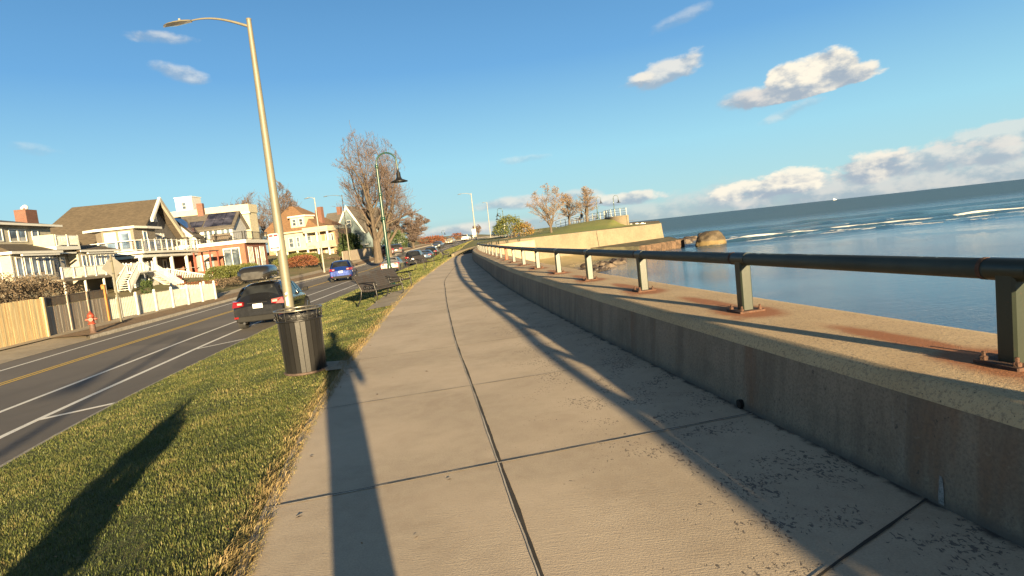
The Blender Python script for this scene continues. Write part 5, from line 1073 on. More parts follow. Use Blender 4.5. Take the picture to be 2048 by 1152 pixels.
# white cross gable to the left with panels on its slope
m=MB(); m.prism([(5.7,4.4),(10.1,4.4),(10.1,5.5),(7.9,7.6),(5.7,5.5)],'x',.6,4.5); m.build('cross_gable',MT['whitesiding'],C_h)
part('cross_roof',MT['greysh'],C_h,lambda m:gable(m,.6,4.6,5.7,10.1,5.5,7.6,'x',ov=.4,th=.14))
for q in range(2):
    x0=.35+q*1.3; m=MB(); P=[(x0,7.6,7.68),(x0+1.22,7.6,7.68),(x0+1.22,5.7,5.86),(x0,5.7,5.86)]; m.add(P+[(a,b,c+.08) for a,b,c in P],[(3,2,1,0),(4,5,6,7)]+[(i,(i+1)%4,4+(i+1)%4,4+i) for i in range(4)]); m.build('solar_panel',MT['solar'],C_h)
m=MB(); m.prism([(5.2,5.0),(5.55,5.0),(7.9,7.45),(7.9,7.85)],'x',.05,.17); m.build('bargeboard',WW,C_h); m=MB(); m.prism([(10.6,5.0),(10.25,5.0),(7.9,7.45),(7.9,7.85)],'x',.05,.17); m.build('bargeboard',WW,C_h)
# red awning frame between the two houses
p=onland(425,545,64,-.1); r=thing('pergola','dark red timber frame between the white porch and the brick house','pergola',p,R_(96))
for x in (0,2.2):
    for y in (0,1.6): m=MB(); m.box(x-.07,x+.07,y-.07,y+.07,-.4,3.4); m.build('post',MT['redbeam'] if 'redbeam' in MT else MT['hydrant'],r)
m=MB(); m.beam((0,0,1.0),(2.2,0,.1),.06,.1); m.beam((0,0,.1),(2.2,0,1.0),.06,.1); m.build('brace',MT['hydrant'],r); m=MB(); m.box(-.3,2.5,-.1,1.7,3.4,3.5); m.build('top',MT['darkwood'],r)
# --- white flat roofed building with cupola
Wb=hs_root('white_building','large cream building with flat parapet roof and little white cupola behind the brick house',495,420,96,-80,'building')
Wb.location=(-58,96,0); Wb.rotation_euler=(0,0,0)
bx(Wb,'wall',MT['cream2'],0,17.9,0,3,-.5,9.6); part('parapet',MT['cream2'],Wb,lambda m:(m.box(-.2,18.1,-.3,0,9.6,10.9),m.box(17.9,18.1,0,3,9.6,10.9),m.box(0,17.9,0,3,9.6,9.8)))
bx(Wb,'cornice',WW,-.4,18.25,-.5,-.302,9.4,9.65)
cu=bx(Wb,'cupola',MT['whitesiding'],6.4,9.1,.4,3.2,9.8,13.0); part('cupola_roof',WW,cu,lambda m:m.box(6.3,9.2,.3,3.3,13.0,13.12)); win(Wb,'E',7.75,11.2,.55,1.0,.4,rows=2,gm=MT['glass'])
for a in (16.3,12.4,8.5): win(Wb,'E',a,6.9,.9,1.6,0,rows=2); win(Wb,'E',a,3.6,.9,1.6,0,rows=2)
# --- orange roofed house with double porch: its front looks down the road at us
D=thing('double_porch_house','cream house with orange hip roof, front dormer and two storey porch beyond the brick house','house',tuple(gy(560,520,112))[:2]+(0,),R_(-14+0))
# local +x right in the picture, +y away
DX=lambda px:(px-560)*.0955
bx(D,'wall',MT['cream2'],0,9.2,0,9,-.5,6.2); bx(D,'side_wing',MT['peachsiding'],-2.6,-.02,.8,8,-.5,6.2); 
part('roof',MT['orangesh'],D,lambda m:hip(m,-3.1,9.6,-.7,10,6.45,11.4,top=(.9,1.8,3.6,5.6))); part('eave',MT['cream2'],D,lambda m:m.box(-3.15,9.65,-.78,-.703,6.2,6.48))
dr=bx(D,'dormer',MT['cream2'],3.3,6.3,-.1,3,7.1,9.0); part('dormer_roof',WW,dr,lambda m:m.box(3.0,6.6,-.4,3,9.0,9.25))
for a in (4.1,5.5): win(D,'E',a,7.5,.65,1.1,-.1,gm=MT['glass'])
for a in (.9,2.9): win(D,'E',a,3.6,.8,1.7,0,gm=MT['glass'])
m=MB(); m.prism([(3.9,.0),(4.3,-.7),(5.3,-.7),(5.7,0)],'z',3.0,6.0); m.build('bay',MT['cream2'],D)
win(D,'E',4.8,3.6,.5,1.7,-.7,gm=MT['glass'])
win(D,'E',6.6,3.6,.8,1.7,0,gm=MT['glass'])
for z0,x0,x1 in ((.35,1.2,12.0),(3.25,7.6,12.0)):
    bx(D,'porch_floor',MT['cream2'],x0,x1,-2.6,-.01,z0-.3,z0)
    part('porch_parapet',MT['cream2'],D,lambda m:(m.box(x0,x1,-2.6,-2.48,z0,z0+.85),m.box(x1-.12,x1,-2.47,-.02,z0,z0+.85)))
    xs=[x0+.1+k*(x1-x0-.2)/(5 if z0<1 else 2) for k in range(6 if z0<1 else 3)]
    for x in xs: m=MB(); m.box(x-.13,x+.13,-2.62,-2.36,z0+.853,z0+2.55); m.build('column',WW,D)
    bx(D,'porch_roof',MT['cream2'],x0-.25,x1+.25,-2.85,.0-.01,z0+2.55,z0+2.85)
bx(D,'porch_wall',MT['peachsiding'],9.22,12.0,-.1,6,.35,6.1); bx(D,'porch_top',MT['cream2'],7.3,12.3,-2.95,5,6.1,6.7)
win(D,'E',8.7,.9,1.9,1.6,0,gm=MT['glass'],rows=1); win(D,'E',10.6,3.7,1.0,1.6,-.1,gm=MT['blind'],rows=1); win(D,'E',11.4,3.7,.35,1.6,-.1,gm=MT['glass'],rows=1); win(D,'E',10.5,.9,1.4,1.5,-.1,gm=MT['blind'],rows=1)
for a in (2.2,4.2): win(D,'E',a,.8,1.0,1.7,0,gm=MT['glass'],rows=1)
door(D,'E',6.4,.36,1.0,2.1,0,MT['peachsiding'])
part('steps',WW,D,lambda m:[m.box(5.4,7.4,-3.0-.35*k,-2.62,-.6,.2-.2*k) for k in range(3)])
bx(D,'porch_skirt',MT['cream2'],1.2,12,-2.55,-2.4,-.7,.048)
bx(D,'chimney',MT['chimbrick'],7.2,8.0,3.0,3.9,7.0,10.6); bx(D,'chimney',MT['chimbrick'],4.6,5.3,6.5,7.2,8.0,10.4)
# --- blue grey gabled house behind the evergreen
E_=thing('blue_house','blue-grey house with steep white-trimmed gables behind the huge bare tree','house',tuple(gy(690,508,132))[:2]+(0,),R_(-14))
bx(E_,'wall',MT['bluesiding'],0,9,0,8,-.5,6.0)
part('roof',MT['greysh'],E_,lambda m:gable(m,-5,7,0,8,6.0,10.6,'x'))
m=MB(); m.prism([(-.9,6.0),(5.7,6.0),(2.4,11.3)],'y',-.9,4); m.build('front_gable',MT['bluesiding'],E_); bx(E_,'front_wall',MT['bluesiding'],-.9,5.7,-.9,-.01,-.5,6.0)
part('front_roof',MT['greysh'],E_,lambda m:gable(m,-.9,5.7,-.9,4,6.0,11.3,'y',ov=.4))
m=MB(); m.prism([(-1.5,5.3),(-1.1,5.3),(2.4,10.9),(2.4,11.7)],'y',-1.42,-1.32); m.prism([(6.3,5.3),(5.9,5.3),(2.4,10.9),(2.4,11.7)],'y',-1.42,-1.32); m.build('bargeboard',WW,E_)
for a in (.8,2.0,3.8): win(E_,'E',a,3.6,.7,1.6,-.9,gm=MT['glass']); win(E_,'E',a,.8,.7,1.7,-.9,gm=MT['glass'])
win(E_,'E',2.4,7.2,.8,1.2,-.9,gm=MT['glass']); bx(E_,'porch_roof',WW,-1.2,6.4,-3,-.92,2.8,3.05); railing(E_,(-1.1,-2.9,.6),(6.3,-2.9,.6),.9,WW,.2,4); bx(E_,'porch_floor',WW,-1.2,6.4,-3,-.92,.4,.6)
for x in (-1,1.4,3.8,6.2): m=MB(); m.box(x-.1,x+.1,-2.95,-2.75,.6,2.8); m.build('column',WW,E_)
bx(E_,'chimney',MT['chimbrick'],-2.6,-1.7,3.5,4.5,9.8,12.0)
m=MB(); m.prism([(-5.0,5.5),(-2.9,5.5),(-4.2,9.5)],'y',-.3,0); m.build('side_gable',MT['cream2'],E_)
# far red and white houses right of the tree
F_=thing('red_house','narrow dark red house side glimpsed between the big trunk and the green lamp','house',tuple(gy(716,505,150))[:2]+(0,),R_(-14))
bx(F_,'wall',MT['chimbrick'],0,2.0,0,7,-.3,8.8); bx(F_,'cornice',WW,-.2,2.2,-.2,7.2,8.8,9.1); win(F_,'E',1.2,5.8,.8,1.5,0); win(F_,'E',1.2,2.6,.8,1.5,0)
G_=thing('white_house','white gabled house glimpsed right of the green lamp behind bare limbs','house',tuple(gy(745,503,158))[:2]+(0,),R_(-14))
bx(G_,'wall',MT['whitesiding'],0,6.5,0,7,-.3,5.8); m=MB(); m.prism([(0,5.8),(6.5,5.8),(3.2,9.4)],'y',0,7); m.build('gable_wall',MT['whitesiding'],G_); part('roof',MT['greysh'],G_,lambda m:gable(m,0,6.5,0,7,5.8,9.4,'y')); win(G_,'E',1.8,3.6,.8,1.4,0); win(G_,'E',4.4,3.6,.8,1.4,0); win(G_,'E',3.2,7.0,.8,1.2,0)
H_=thing('low_shed','small cream outbuilding at the left end of the far lawn','shed',tuple(gy(797,497,135))[:2]+(.6,),R_(-10)); bx(H_,'wall',MT['cream2'],0,1.9,0,2,0,1.6); part('roof',WW,H_,lambda m:gable(m,0,1.9,0,2,1.6,2.2,'x',ov=.1,th=.06))
m=MB(); 
# dark reddish canopy row beyond lawn
# ------------------------------------------------------------------ fences
def gpos(px,py,off=.15):
    for Y in np.arange(15,120,.1):
        p=gy(px,py,Y)
        if p.z<=yard_z(p.x,p.y): return Vector((p.x,p.y,p.z))
def board_fence(name,label,a,b,h,mat,postmat,npost,lat=0,postw=.1,first=True,last=True):
    a=Vector(a);b=Vector(b); d=(b-a); L=Vector((d.x,d.y,0)).length; r=thing(name,label,'fence',a,math.atan2(d.y,d.x))
    dz=(b.z-a.z)/L; m=MB(); n=int(L/.14)
    for q in range(n):
        x=q*L/n; z=dz*x; hh=h-lat+random.uniform(-.01,.01); m.box(x+.004,x+L/n-.004,-.012+random.uniform(-.004,.004),.012,z-.15,z+hh)
    m.build('boards',mat,r)
    for q in range(npost):
        if (q==0 and not first) or (q==npost-1 and not last): continue
        x=L*q/(npost-1); m=MB(); (m.box(x-postw/2,x+postw/2,-.05,.05,dz*x-.2,dz*x+h+.03) if (q==npost-1 or lat) else m.box(x-postw/2,x+postw/2,.015,.11,dz*x-.2,dz*x+h-.05)); m.build('post',postmat,r)
    m=MB(); m.beam((0,.04,h-lat-.06),(L,.04,h-lat+b.z-a.z-.06),.05,.07); m.build('rail',postmat,r)
    if lat:
        lt=lattice(r,'E',0,L,h-lat+.04,h-.03,0,MT['darkwood'],sp=.09); m=MB(); m.beam((0,-.0,h),(L,0,h+b.z-a.z),.05,.05); m.build('top_rail',MT['darkwood'],r)
    return r
fa=gpos(-60,711); fb=gpos(97,673)
board_fence('cedar_fence','new honey coloured cedar board fence at the left edge of the picture',fa,fb,1.62,MT['cedar'],MT['cedar'],4)
fc=gpos(217,642); fb2=fb+Vector((-.12,.25,0))
board_fence('weathered_fence','weathered grey board fence with dark lattice top behind the hydrant',fb2,fc,1.60,MT['greywood'],MT['greywood'],4,lat=.40,last=False)
d=(fc-fb2).normalized(); r=thing('fence_post','raw orange timber post between weathered fence and picket fence','post',fc+d*.05,math.atan2(d.y,d.x)); m=MB(); m.box(-.08,.08,-.08,.08,-.2,1.78); m.build('post_body',MT['orangewood'],r,bevel=.01); m=MB(); m.prism([(-.09,1.78),(.09,1.78),(0,1.86)],'y',-.09,.09); m.build('post_top',MT['orangewood'],r)
pa=fc+d*.25; pb_=gpos(432,598)
MT['picket']=plain('picket_white',(.44,.43,.37),.6,var=.1)
def picket(a,b,h,label,npost,ret=None):
    a=Vector(a);b=Vector(b);d=b-a;L=Vector((d.x,d.y,0)).length;dz=(b.z-a.z)/L; r=thing('picket_fence',label,'fence',a,math.atan2(d.y,d.x))
    m=MB(); n=int(L/.125)
    for q in range(n):
        x=(q+.3)*L/n; z=dz*x; m.box(x,x+.078,-.01,.01,z+.04,z+h); m.prism([(x,z+h),(x+.078,z+h),(x+.039,z+h+.05)],'y',-.01,.01)
    m.build('pickets',MT['picket'],r)
    m=MB(); m.beam((0,.03,.25),(L,.03,.25+b.z-a.z),.04,.08); m.beam((0,.03,h-.2),(L,.03,h-.2+b.z-a.z),.04,.08); m.build('rail',WW,r)
    for q in range(npost):
        x=L*(q+.35)/(npost-.65) if q else .75; x=min(x,L); z=dz*x; m=MB(); m.box(x-.06,x+.06,-.06,.06,z-.1,z+h+.1); m.ball((x,0,z+h+.17),.075,8); m.build('post',WW,r)
picket(pa,pb_,1.02,'long white picket fence with ball-topped posts along the sidewalk',7)
picket(pb_,pb_+Vector((-3.2,.6,.2)),1.0,'short return of white picket fence running back from the far corner post',2)
e0=gpos(688,527); board_fence('far_fence','low grey board fence across the yard left of the huge bare tree',Vector((e0.x,e0.y,.35)),Vector(tuple(gy(744,515,104))[:2]+(.5,)),1.5,MT['greywood'],MT['greywood'],3)
# ------------------------------------------------------------------ hydrant
h0=gpos(187,666); r=thing('fire_hydrant','red fire hydrant with brown barrel on the bare strip before the weathered fence','hydrant',(h0.x,h0.y,h0.z-.02),.5)
r.scale=(1.08,)*3
m=MB(); m.lathe([(.15,0),(.15,.03),(.105,.04),(.10,.34),(.102,.36)],16); m.build('barrel',MT['dullmetal'],r)
m=MB(); m.lathe([(.14,.36),(.14,.39),(.098,.40),(.098,.62),(.125,.63),(.125,.66)],16); m.build('body',MT['hydrant'],r)
m=MB(); m.lathe([(.125,.66),(.13,.68),(.11,.74),(.07,.80),(.03,.82),(.03,.87),(.001,.875)],16); m.build('bonnet',MT['hydrant'],r)
for dx,dy,rr in ((1,0,.055),(-1,0,.055),(0,-1,.075)):
    m=MB(); m.tube([(dx*.08,dy*.08,.55),(dx*.17,dy*.17,.55)],[rr,rr],10); m.tube([(dx*.17,dy*.17,.55),(dx*.2,dy*.2,.55)],[.02,.02],6); m.build('nozzle_cap',MT['hydrant'],r)
# ------------------------------------------------------------------ diamond sign seen from behind
q=gpos(233,644); r=thing('diamond_sign','grey back of a diamond road sign on a tan post before the picket fence','sign',(q.x+.25,q.y,q.z-.1),R_(0))
m=MB(); m.box(-.035,.035,-.035,.035,0,3.35); m.build('post',MT['galv'],r); m=MB(); m.prism([(-.56,2.75),(0,2.19),(.56,2.75),(0,3.31)],'y',.04,.046); m.build('panel',plain('sign_back',(.20,.19,.165),.5,.5,.08),r)
for z in (2.45,3.05): m=MB(); m.box(-.05,.05,-.045,.05,z-.03,z+.03); m.build('clamp',MT['galv2'],r)
# ------------------------------------------------------------------ cars
def lerp(a,b,t): return a+(b-a)*t
def make_car(name,label,loc,rz,kind,paint,group='cars on the road',front_view=False,lit=False,rails=False,plate=True):
    S={ # x from rear: z_sill, z_belt, w(half), roof z, roof half width   (metres)
     'hatch':dict(L=4.45,W=.90,st=[(0,.42,.78,.80,.80,.55),(.08,.30,.92,.86,.93,.6),(.32,.26,.98,.90,1.02,.63),(.62,.24,.97,.90,1.50,.60),(1.3,.22,.96,.90,1.56,.60),(2.3,.22,.94,.90,1.55,.60),(2.75,.22,.93,.90,1.48,.59),(3.35,.22,.92,.89,.98,.66),(3.9,.24,.84,.86,.88,.6),(4.3,.28,.72,.78,.74,.5),(4.45,.36,.58,.66,.6,.4)],cab=(2,7)),
     'suv':dict(L=4.6,W=.94,st=[(0,.45,.86,.84,.88,.6),(.06,.34,1.02,.91,1.03,.66),(.18,.30,1.10,.94,1.14,.68),(.36,.28,1.09,.94,1.66,.66),(1.3,.26,1.08,.94,1.73,.66),(2.4,.26,1.06,.94,1.72,.66),(2.85,.26,1.05,.94,1.64,.64),(3.4,.26,1.03,.93,1.10,.7),(4.0,.28,.96,.90,1.0,.64),(4.45,.32,.82,.82,.84,.55),(4.6,.40,.66,.7,.68,.45)],cab=(2,7)),
     'sedan':dict(L=4.75,W=.90,st=[(0,.40,.88,.78,.90,.6),(.08,.30,.96,.86,.98,.68),(.75,.24,.96,.90,1.0,.68),(1.25,.22,.95,.90,1.36,.56),(1.7,.22,.94,.90,1.43,.56),(2.5,.22,.93,.90,1.43,.56),(2.9,.22,.92,.90,1.36,.56),(3.5,.22,.90,.89,.95,.66),(4.2,.24,.80,.85,.83,.6),(4.6,.28,.68,.76,.7,.5),(4.75,.36,.56,.66,.58,.4)],cab=(2,7))}[kind]
    st=S['st']; root=thing(name,label,'car',loc,rz,group)
    def sec(s):
        x,zs,zb,w,zr,wr=s; h=[(0,zs),(w*.8,zs),(w*.95,zs+.05),(w*1.0,lerp(zs,zb,.45)),(w*.985,zb-.07),(w*.95,zb),(lerp(w*.95,wr,.93),lerp(zb,zr,.93)),(wr-.07,zr+.0),(wr*.5,zr+.025),(0,zr+.03)]
        return [(x,y,z) for y,z in h]+[(x,-y,z) for y,z in h[-2:0:-1]]
    V=[];n=18
    for s in st: V+=sec(s)
    F=[(i*n+j,i*n+(j+1)%n,(i+1)*n+(j+1)%n,(i+1)*n+j) for i in range(len(st)-1) for j in range(n)]
    m=MB(); m.add(V,F,0,True); k=(len(st)-1)*n
    m.add(V[:n],[tuple(range(n))]); m.add(V[-n:],[tuple(range(n))])
    body=m.build('body',paint,root); body.modifiers.new('sub','SUBSURF').levels=1; body.modifiers['sub'].render_levels=1
    md=body.modifiers.new('w','WEIGHTED_NORMAL')
    a,b=S['cab']
    def P(i,j): return Vector(V[i*n+j])
    def glass(nm,q,ins=.06,off=.022):
        c=[Vector(x) for x in q]; ce=sum(c,Vector())/4; nr=(c[2]-c[0]).cross(c[3]-c[1]).normalized()
        if nr.dot(ce-Vector((2.2,0,.9)))<0: nr=-nr
        def bi(u,v): return c[0].lerp(c[1],u).lerp(c[3].lerp(c[2],u),v)+nr*off
        mm=MB(); g=[bi(ins,ins),bi(1-ins,ins),bi(1-ins,1-ins),bi(ins,1-ins)]; mm.add(g+[p-nr*.03 for p in g],[(0,1,2,3),(0,1,5,4),(1,2,6,5),(2,3,7,6),(3,0,4,7)]); return mm.build(nm,MT['carglass'],root)
    # rear screen (between stations a and a+1), windscreen (b-1,b), side lights
    glass('rear_window',[P(a,5)+Vector((0,-.05,0)),P(a,13)+Vector((0,.05,0)),P(a+1,11),P(a+1,7)],.07,.03)
    glass('windscreen',[P(b,5)+Vector((0,-.06,0)),P(b,13)+Vector((0,.06,0)),P(b-1,11),P(b-1,7)],.06,.03)
    for sgn,(j0,j1) in ((1,(5,6)),(-1,(13,12))):
        xs=[(a+1,a+2),(a+2,a+3),(a+3,b-1)]
        for u,v in xs: glass('side_window',[P(u,j0),P(v,j0),P(v,j1),P(u,j1)],.07,.012)
        q=[P(a,j0)+(P(a+1,j0)-P(a,j0))*.45,P(a+1,j0),P(a+1,j1),P(a+1,j1)*.65+P(a,j0)*.35]; glass('side_window',q,.1,.014)
        q=[P(b-1,j0),P(b,j0)-(P(b,j0)-P(b-1,j0))*.35,P(b-1,j1)*.6+P(b,j0)*.4,P(b-1,j1)]; glass('side_window',q,.1,.014)
    W_=S['W']; L_=S['L']; rr=.335 if kind!='suv' else .36
    for x in (.88,L_-.92):
        for sgn in (1,-1):
            m=MB(); m.tube([(x,sgn*(W_-.21),rr),(x,sgn*(W_+.012),rr)],[rr,rr],22); ty=m.build('tyre',MT['tyre'],root)
            m=MB(); m.lathe([(.001,.0),(.05,.012),(.09,-.005),(rr*.60,.004),(rr*.64,.015),(rr*.68,-.01)],20); v=[(x+p[0],sgn*(W_+.012+p[2]+.004),rr+p[1]) for p in m.v]; mm=MB(); mm.add(v,m.f,0,True); mm.build('rim',MT['rim'],ty)
            m=MB(); P_=[(x+(rr+.045)*math.cos(t),sgn*(W_-.02),rr+(rr+.045)*math.sin(t)) for t in np.linspace(-.15,math.pi+.15,15)]; m.tube(P_,.035,6); m.build('wheel_arch',MT['trim'],root)
    zb=st[1][2]; w0=st[1][3]
    if not front_view:
        tm=MT['taillit'] if lit else MT['tail']
        for s in (1,-1):
            zt={'hatch':.86,'suv':.95,'sedan':.80}[kind]
            m=MB(); m.add([(-.03,s*.46,zt-.0),(-.03,s*.47,zt+.13),(.06,s*(w0-.05),zt+.16),(.30,s*(w0+.055),zt+.17),(.34,s*(w0+.055),zt+.10),(.06,s*(w0-.0),zt-.05),(-.03,s*.60,zt-.03)]+[(.12,s*.46,zt),(.12,s*.47,zt+.13),(.16,s*(w0-.1),zt+.16),(.36,s*(w0-.05),zt+.17),(.4,s*(w0-.05),zt+.1),(.16,s*(w0-.1),zt-.05),(.12,s*.6,zt-.03)],[(0,1,2,6),(2,5,6),(2,3,4,5)]+[(i,(i+1)%7,7+(i+1)%7,7+i) for i in range(7)]); tl=m.build('tail_light',tm,root)
            m=MB(); m.add([(-.036,s*.50,zt+.03),(-.036,s*.50,zt+.10),(-.02,s*.66,zt+.105),(-.02,s*.66,zt+.03)],[(0,1,2,3)]); m.build('reverse_lens',MT['clearlens'],tl)
            m=MB(); m.box(-.055,-.0,min(s*.66,s*.80),max(s*.66,s*.80),.44,.50); m.build('reflector',tm,root)
            m=MB(); m.tube([(-.06,s*.5,.27),(.2,s*.5,.27)],[.04,.04],10); m.build('exhaust',MT['chrome'],root)
        m=MB(); m.box(-.05,.3,-.74,.74,.30,.50); m.build('bumper',MT['trim'],root,bevel=.03)
        if plate: m=MB(); m.box(-.045,-.02,-.16,.16,.74 if kind!='sedan' else .68,.89 if kind!='sedan' else .83); m.build('number_plate',MT['plate'],root,bevel=.004)
        m=MB(); m.box(-.04,0,-.33,.33,.915,.935); m.build('boot_handle',MT['trim'],root)
    else:
        xf=L_
        for s in (1,-1):
            m=MB(); m.add([(xf-.05,s*.42,.60),(xf-.05,s*.42,.70),(xf-.22,s*.74,.76),(xf-.30,s*.80,.72),(xf-.22,s*.76,.62)],[(0,1,2,4),(2,3,4)]); m.build('headlight',MT['headlit'],root)
        m=MB(); m.box(xf-.2,xf+.01,-.38,.38,.42,.60); m.build('grille',MT['trim'],root,bevel=.02)
        if plate: m=MB(); m.box(xf+.012,xf+.02,-.16,.16,.40,.52); m.build('number_plate',MT['plate'],root)
    for s in (1,-1):
        m=MB(); xm=st[b-1][0]+.28; zm=st[b-1][2]+.06; m.add([],[]); m.box(xm-.07,xm+.07,s*(W_+.10)-.09,s*(W_+.10)+.09,zm,zm+.15); m.build('mirror',MT['trim'] if not front_view else paint,root,bevel=.03)
    if rails:
        for s in (1,-1):
            z=st[a+2][4]+.075; y=s*(st[a+2][5]-.06); m=MB(); m.tube([(st[a+1][0]+.15,y,z-.06),(st[a+1][0]+.3,y,z),(st[b-2][0]-.1,y,z),(st[b-2][0]+.1,y,z-.05)],.018,6); m.build('roof_rail',MT['trim'],root)
        for x in (st[a+2][0]+.1,st[b-3][0]+.5): m=MB(); m.beam((x,-st[a+2][5],st[a+2][4]+.1),(x,st[a+2][5],st[a+2][4]+.1),.05,.025); m.build('cross_bar',MT['galv2'],root)
    return root
MT['headlit']=plain('headlamp_glass',(.8,.75,.65),.05,.2,var=.05,coat=1)
def road_head(Y): dx=float(Xe(Y+2)-Xe(Y-2)); return math.atan2(4,dx)
PB=m_carpaint('black_car_paint',(.010,.011,.014),.2,.2); PBL=m_carpaint('blue_car_paint',(.008,.03,.17),.45); PS=m_carpaint('silver_car_paint',(.42,.41,.38),.6); PG=m_carpaint('grey_car_paint',(.13,.14,.15),.6); PWh=m_carpaint('white_car_paint',(.58,.56,.50),.0); PDB=m_carpaint('slate_blue_car_paint',(.06,.10,.17),.4); PCH=m_carpaint('champagne_car_paint',(.42,.37,.27),.4)
# parked black crossover: rear left wheel foot seen at (490,658)
c=gy(540,655,20.6); zc=float(zroad(20.6))
bk=make_car('parked_car','black crossover with a roof box parked right behind the litter bin',(c.x-.22,c.y-.2,zc),road_head(21)+R_(2),'hatch',PB,'cars parked along the verge',rails=True,lit=True)
zr_=1.55+.07; rz=bk.rotation_euler.z
r=thing('roof_box','glossy black roof cargo box on top of the black crossover','roof box',(bk.location.x+math.cos(rz)*.35-math.sin(rz)*.12,bk.location.y+math.sin(rz)*.35+math.cos(rz)*.12,zc+zr_),rz)
V=[];n=16;prof=[(-.12,.36,.13,.07),(-.05,.49,.21,.03),(.3,.53,.262,0),(1.2,.53,.265,0),(1.7,.46,.22,.02),(2.0,.26,.12,.06),(2.05,.1,.05,.08)]
for x,w,h,z in prof:
    for j in range(n): a=2*math.pi*j/n; ca,sa=math.cos(a),math.sin(a); V.append((x,w*np.sign(ca)*abs(ca)**.45,z+.02+h+h*np.sign(sa)*abs(sa)**.55))
m=MB(); m.add(V,[(i*n+j,i*n+(j+1)%n,(i+1)*n+(j+1)%n,(i+1)*n+j) for i in range(len(prof)-1) for j in range(n)],smooth=True); m.add(V[:n],[tuple(range(n))]); m.add(V[-n:],[tuple(range(n))]); m.build('shell',m_carpaint('roof_box_plastic',(.010,.010,.010),0,.35),r)
m=MB(); m.tube([(x,s*w*1.0,z+.02+h) for s in (1,) for x,w,h,z in prof],.008,5); m.tube([(x,-w*1.0,z+.02+h) for x,w,h,z in prof],.008,5); m.build('lid_seam',MT['trim'],r)
def car_at(px,py,Y,name,label,kind,paint,grp,front=False,z=None,dh=0,**k):
    p=gy(px,py,Y); zz=float(zroad(Y)) if z is None else z; h=road_head(Y)+R_(dh)
    if front: h+=math.pi; L=4.7; return make_car(name,label,(p.x-math.cos(h)*L,p.y-math.sin(h)*L,zz),h,kind,paint,grp,front_view=True,**k)
    return make_car(name,label,(p.x,p.y,zz),h,kind,paint,grp,**k)
mv='cars driving on the road'; pk='cars parked along the verge'
car_at(684,562,49,'driving_car','bright blue car with lit tail lights driving away on the road','suv',PBL,mv,lit=True,dh=6)
car_at(780,541,55,'parked_car','silver sedan with ski racks parked behind the green lamp pole','sedan',PS,pk,rails=True)
car_at(827,524,68,'parked_car','black boxy car parked in front of the silver sedan','suv',PB,pk)
car_at(849,513,76,'parked_car','slate blue sedan parked just beyond the black boxy car','sedan',PDB,pk)
car_at(861,507,85,'parked_car','dark car farthest up the row parked along the verge','hatch',PB,pk)
car_at(872,496,113,'driving_car','dark grey sedan with a gleaming headlamp coming down the hill','sedan',PG,mv,front=True)
car_at(897,488,133,'driving_car','champagne coloured car behind the grey sedan coming down the hill','hatch',PCH,mv,front=True)
car_at(930,483,148,'driving_car','white van-like car driving away near the crest of the road','suv',PWh,mv,z=1.2)
car_at(776,508,90,'driveway_car','dark maroon car in the driveway right of the huge tree, farther left of two','suv',m_carpaint('maroon_car_paint',(.05,.02,.025),.3),'cars in the driveway',z=.35,dh=10)
car_at(793,505,92,'driveway_car','dark grey car in the driveway beside the maroon one, nearer the lawn','suv',m_carpaint('charcoal_car_paint',(.05,.045,.045),.4),'cars in the driveway',z=.35,dh=8)
# black bin by the trunk
p=onland(752,509,100,.45); r=thing('rubbish_cart','black wheeled rubbish cart standing at the end of the low grey fence','rubbish cart',p,.3); m=MB(); m.prism([(-.3,0),(.3,0),(.38,1.2),(-.38,1.2)],'y',-.35,.35); m.build('body',MT['trim'],r,bevel=.03); m=MB(); m.box(-.42,.42,-.4,.4,1.2,1.3); m.build('lid',MT['trim'],r,bevel=.03)
# ------------------------------------------------------------------ rocks
def rock(name,label,loc,sx,sy,sz,seed,mat,sub=3,cat='rock',group=None,rough=.35,rz=0):
    bm=bmesh.new(); bmesh.ops.create_icosphere(bm,subdivisions=sub,radius=1); off=Vector((seed*3.1,seed*1.7,seed))
    for v in bm.verts:
        k=1+rough*(noise.noise(v.co*1.1+off)+.45*noise.noise(v.co*2.7+off)+.2*noise.noise(v.co*6+off)); c=v.co*k
        v.co=Vector((c.x*sx,c.y*sy,c.z*sz))
    me=bpy.data.meshes.new(name); bm.to_mesh(me); bm.free(); me.materials.append(mat); o=bpy.data.objects.new(name,me); SC.collection.objects.link(o); o.location=loc; o.rotation_euler=(0,0,rz)
    if sub>=3: me.polygons.foreach_set('use_smooth',[True]*len(me.polygons))
    return tag(o,label,cat,group)
def m_boulder():
    t=NT('boulder_stone',.75); z=t.xyz()[2]; n=t.noise(1.2,6,.65); f=t.noise(6,5,.7)
    c=t.mix(t.ss(n,.35,.65),(.085,.062,.036),(.05,.038,.024)); band=t.ss(t.M('ADD',z,t.M('MULTIPLY',n,.4)),.55,.30); c=t.mix(band,c,(.15,.105,.042)); c=t.mix(t.ss(t.M('ADD',z,t.M('MULTIPLY',f,.9)),.2,-.05),c,(.022,.018,.012)); c=t.mix(t.ss(f,.58,.66,0,.6),c,(.2,.17,.11)); t.col(c); t.bump(f,.9,.12); return t.m
p=gz(1430,491,-3); rock('boulder','huge rounded brown boulder standing alone in the shallow water',(p.x,p.y+1.2,-2.5),2.1,1.8,1.6,4,m_boulder(),4,'boulder',rough=.22)
wet=plain('wet_rock',(.04,.03,.024),.55,var=.6,scale=1.5,bump=.6); ro=random.Random(3)
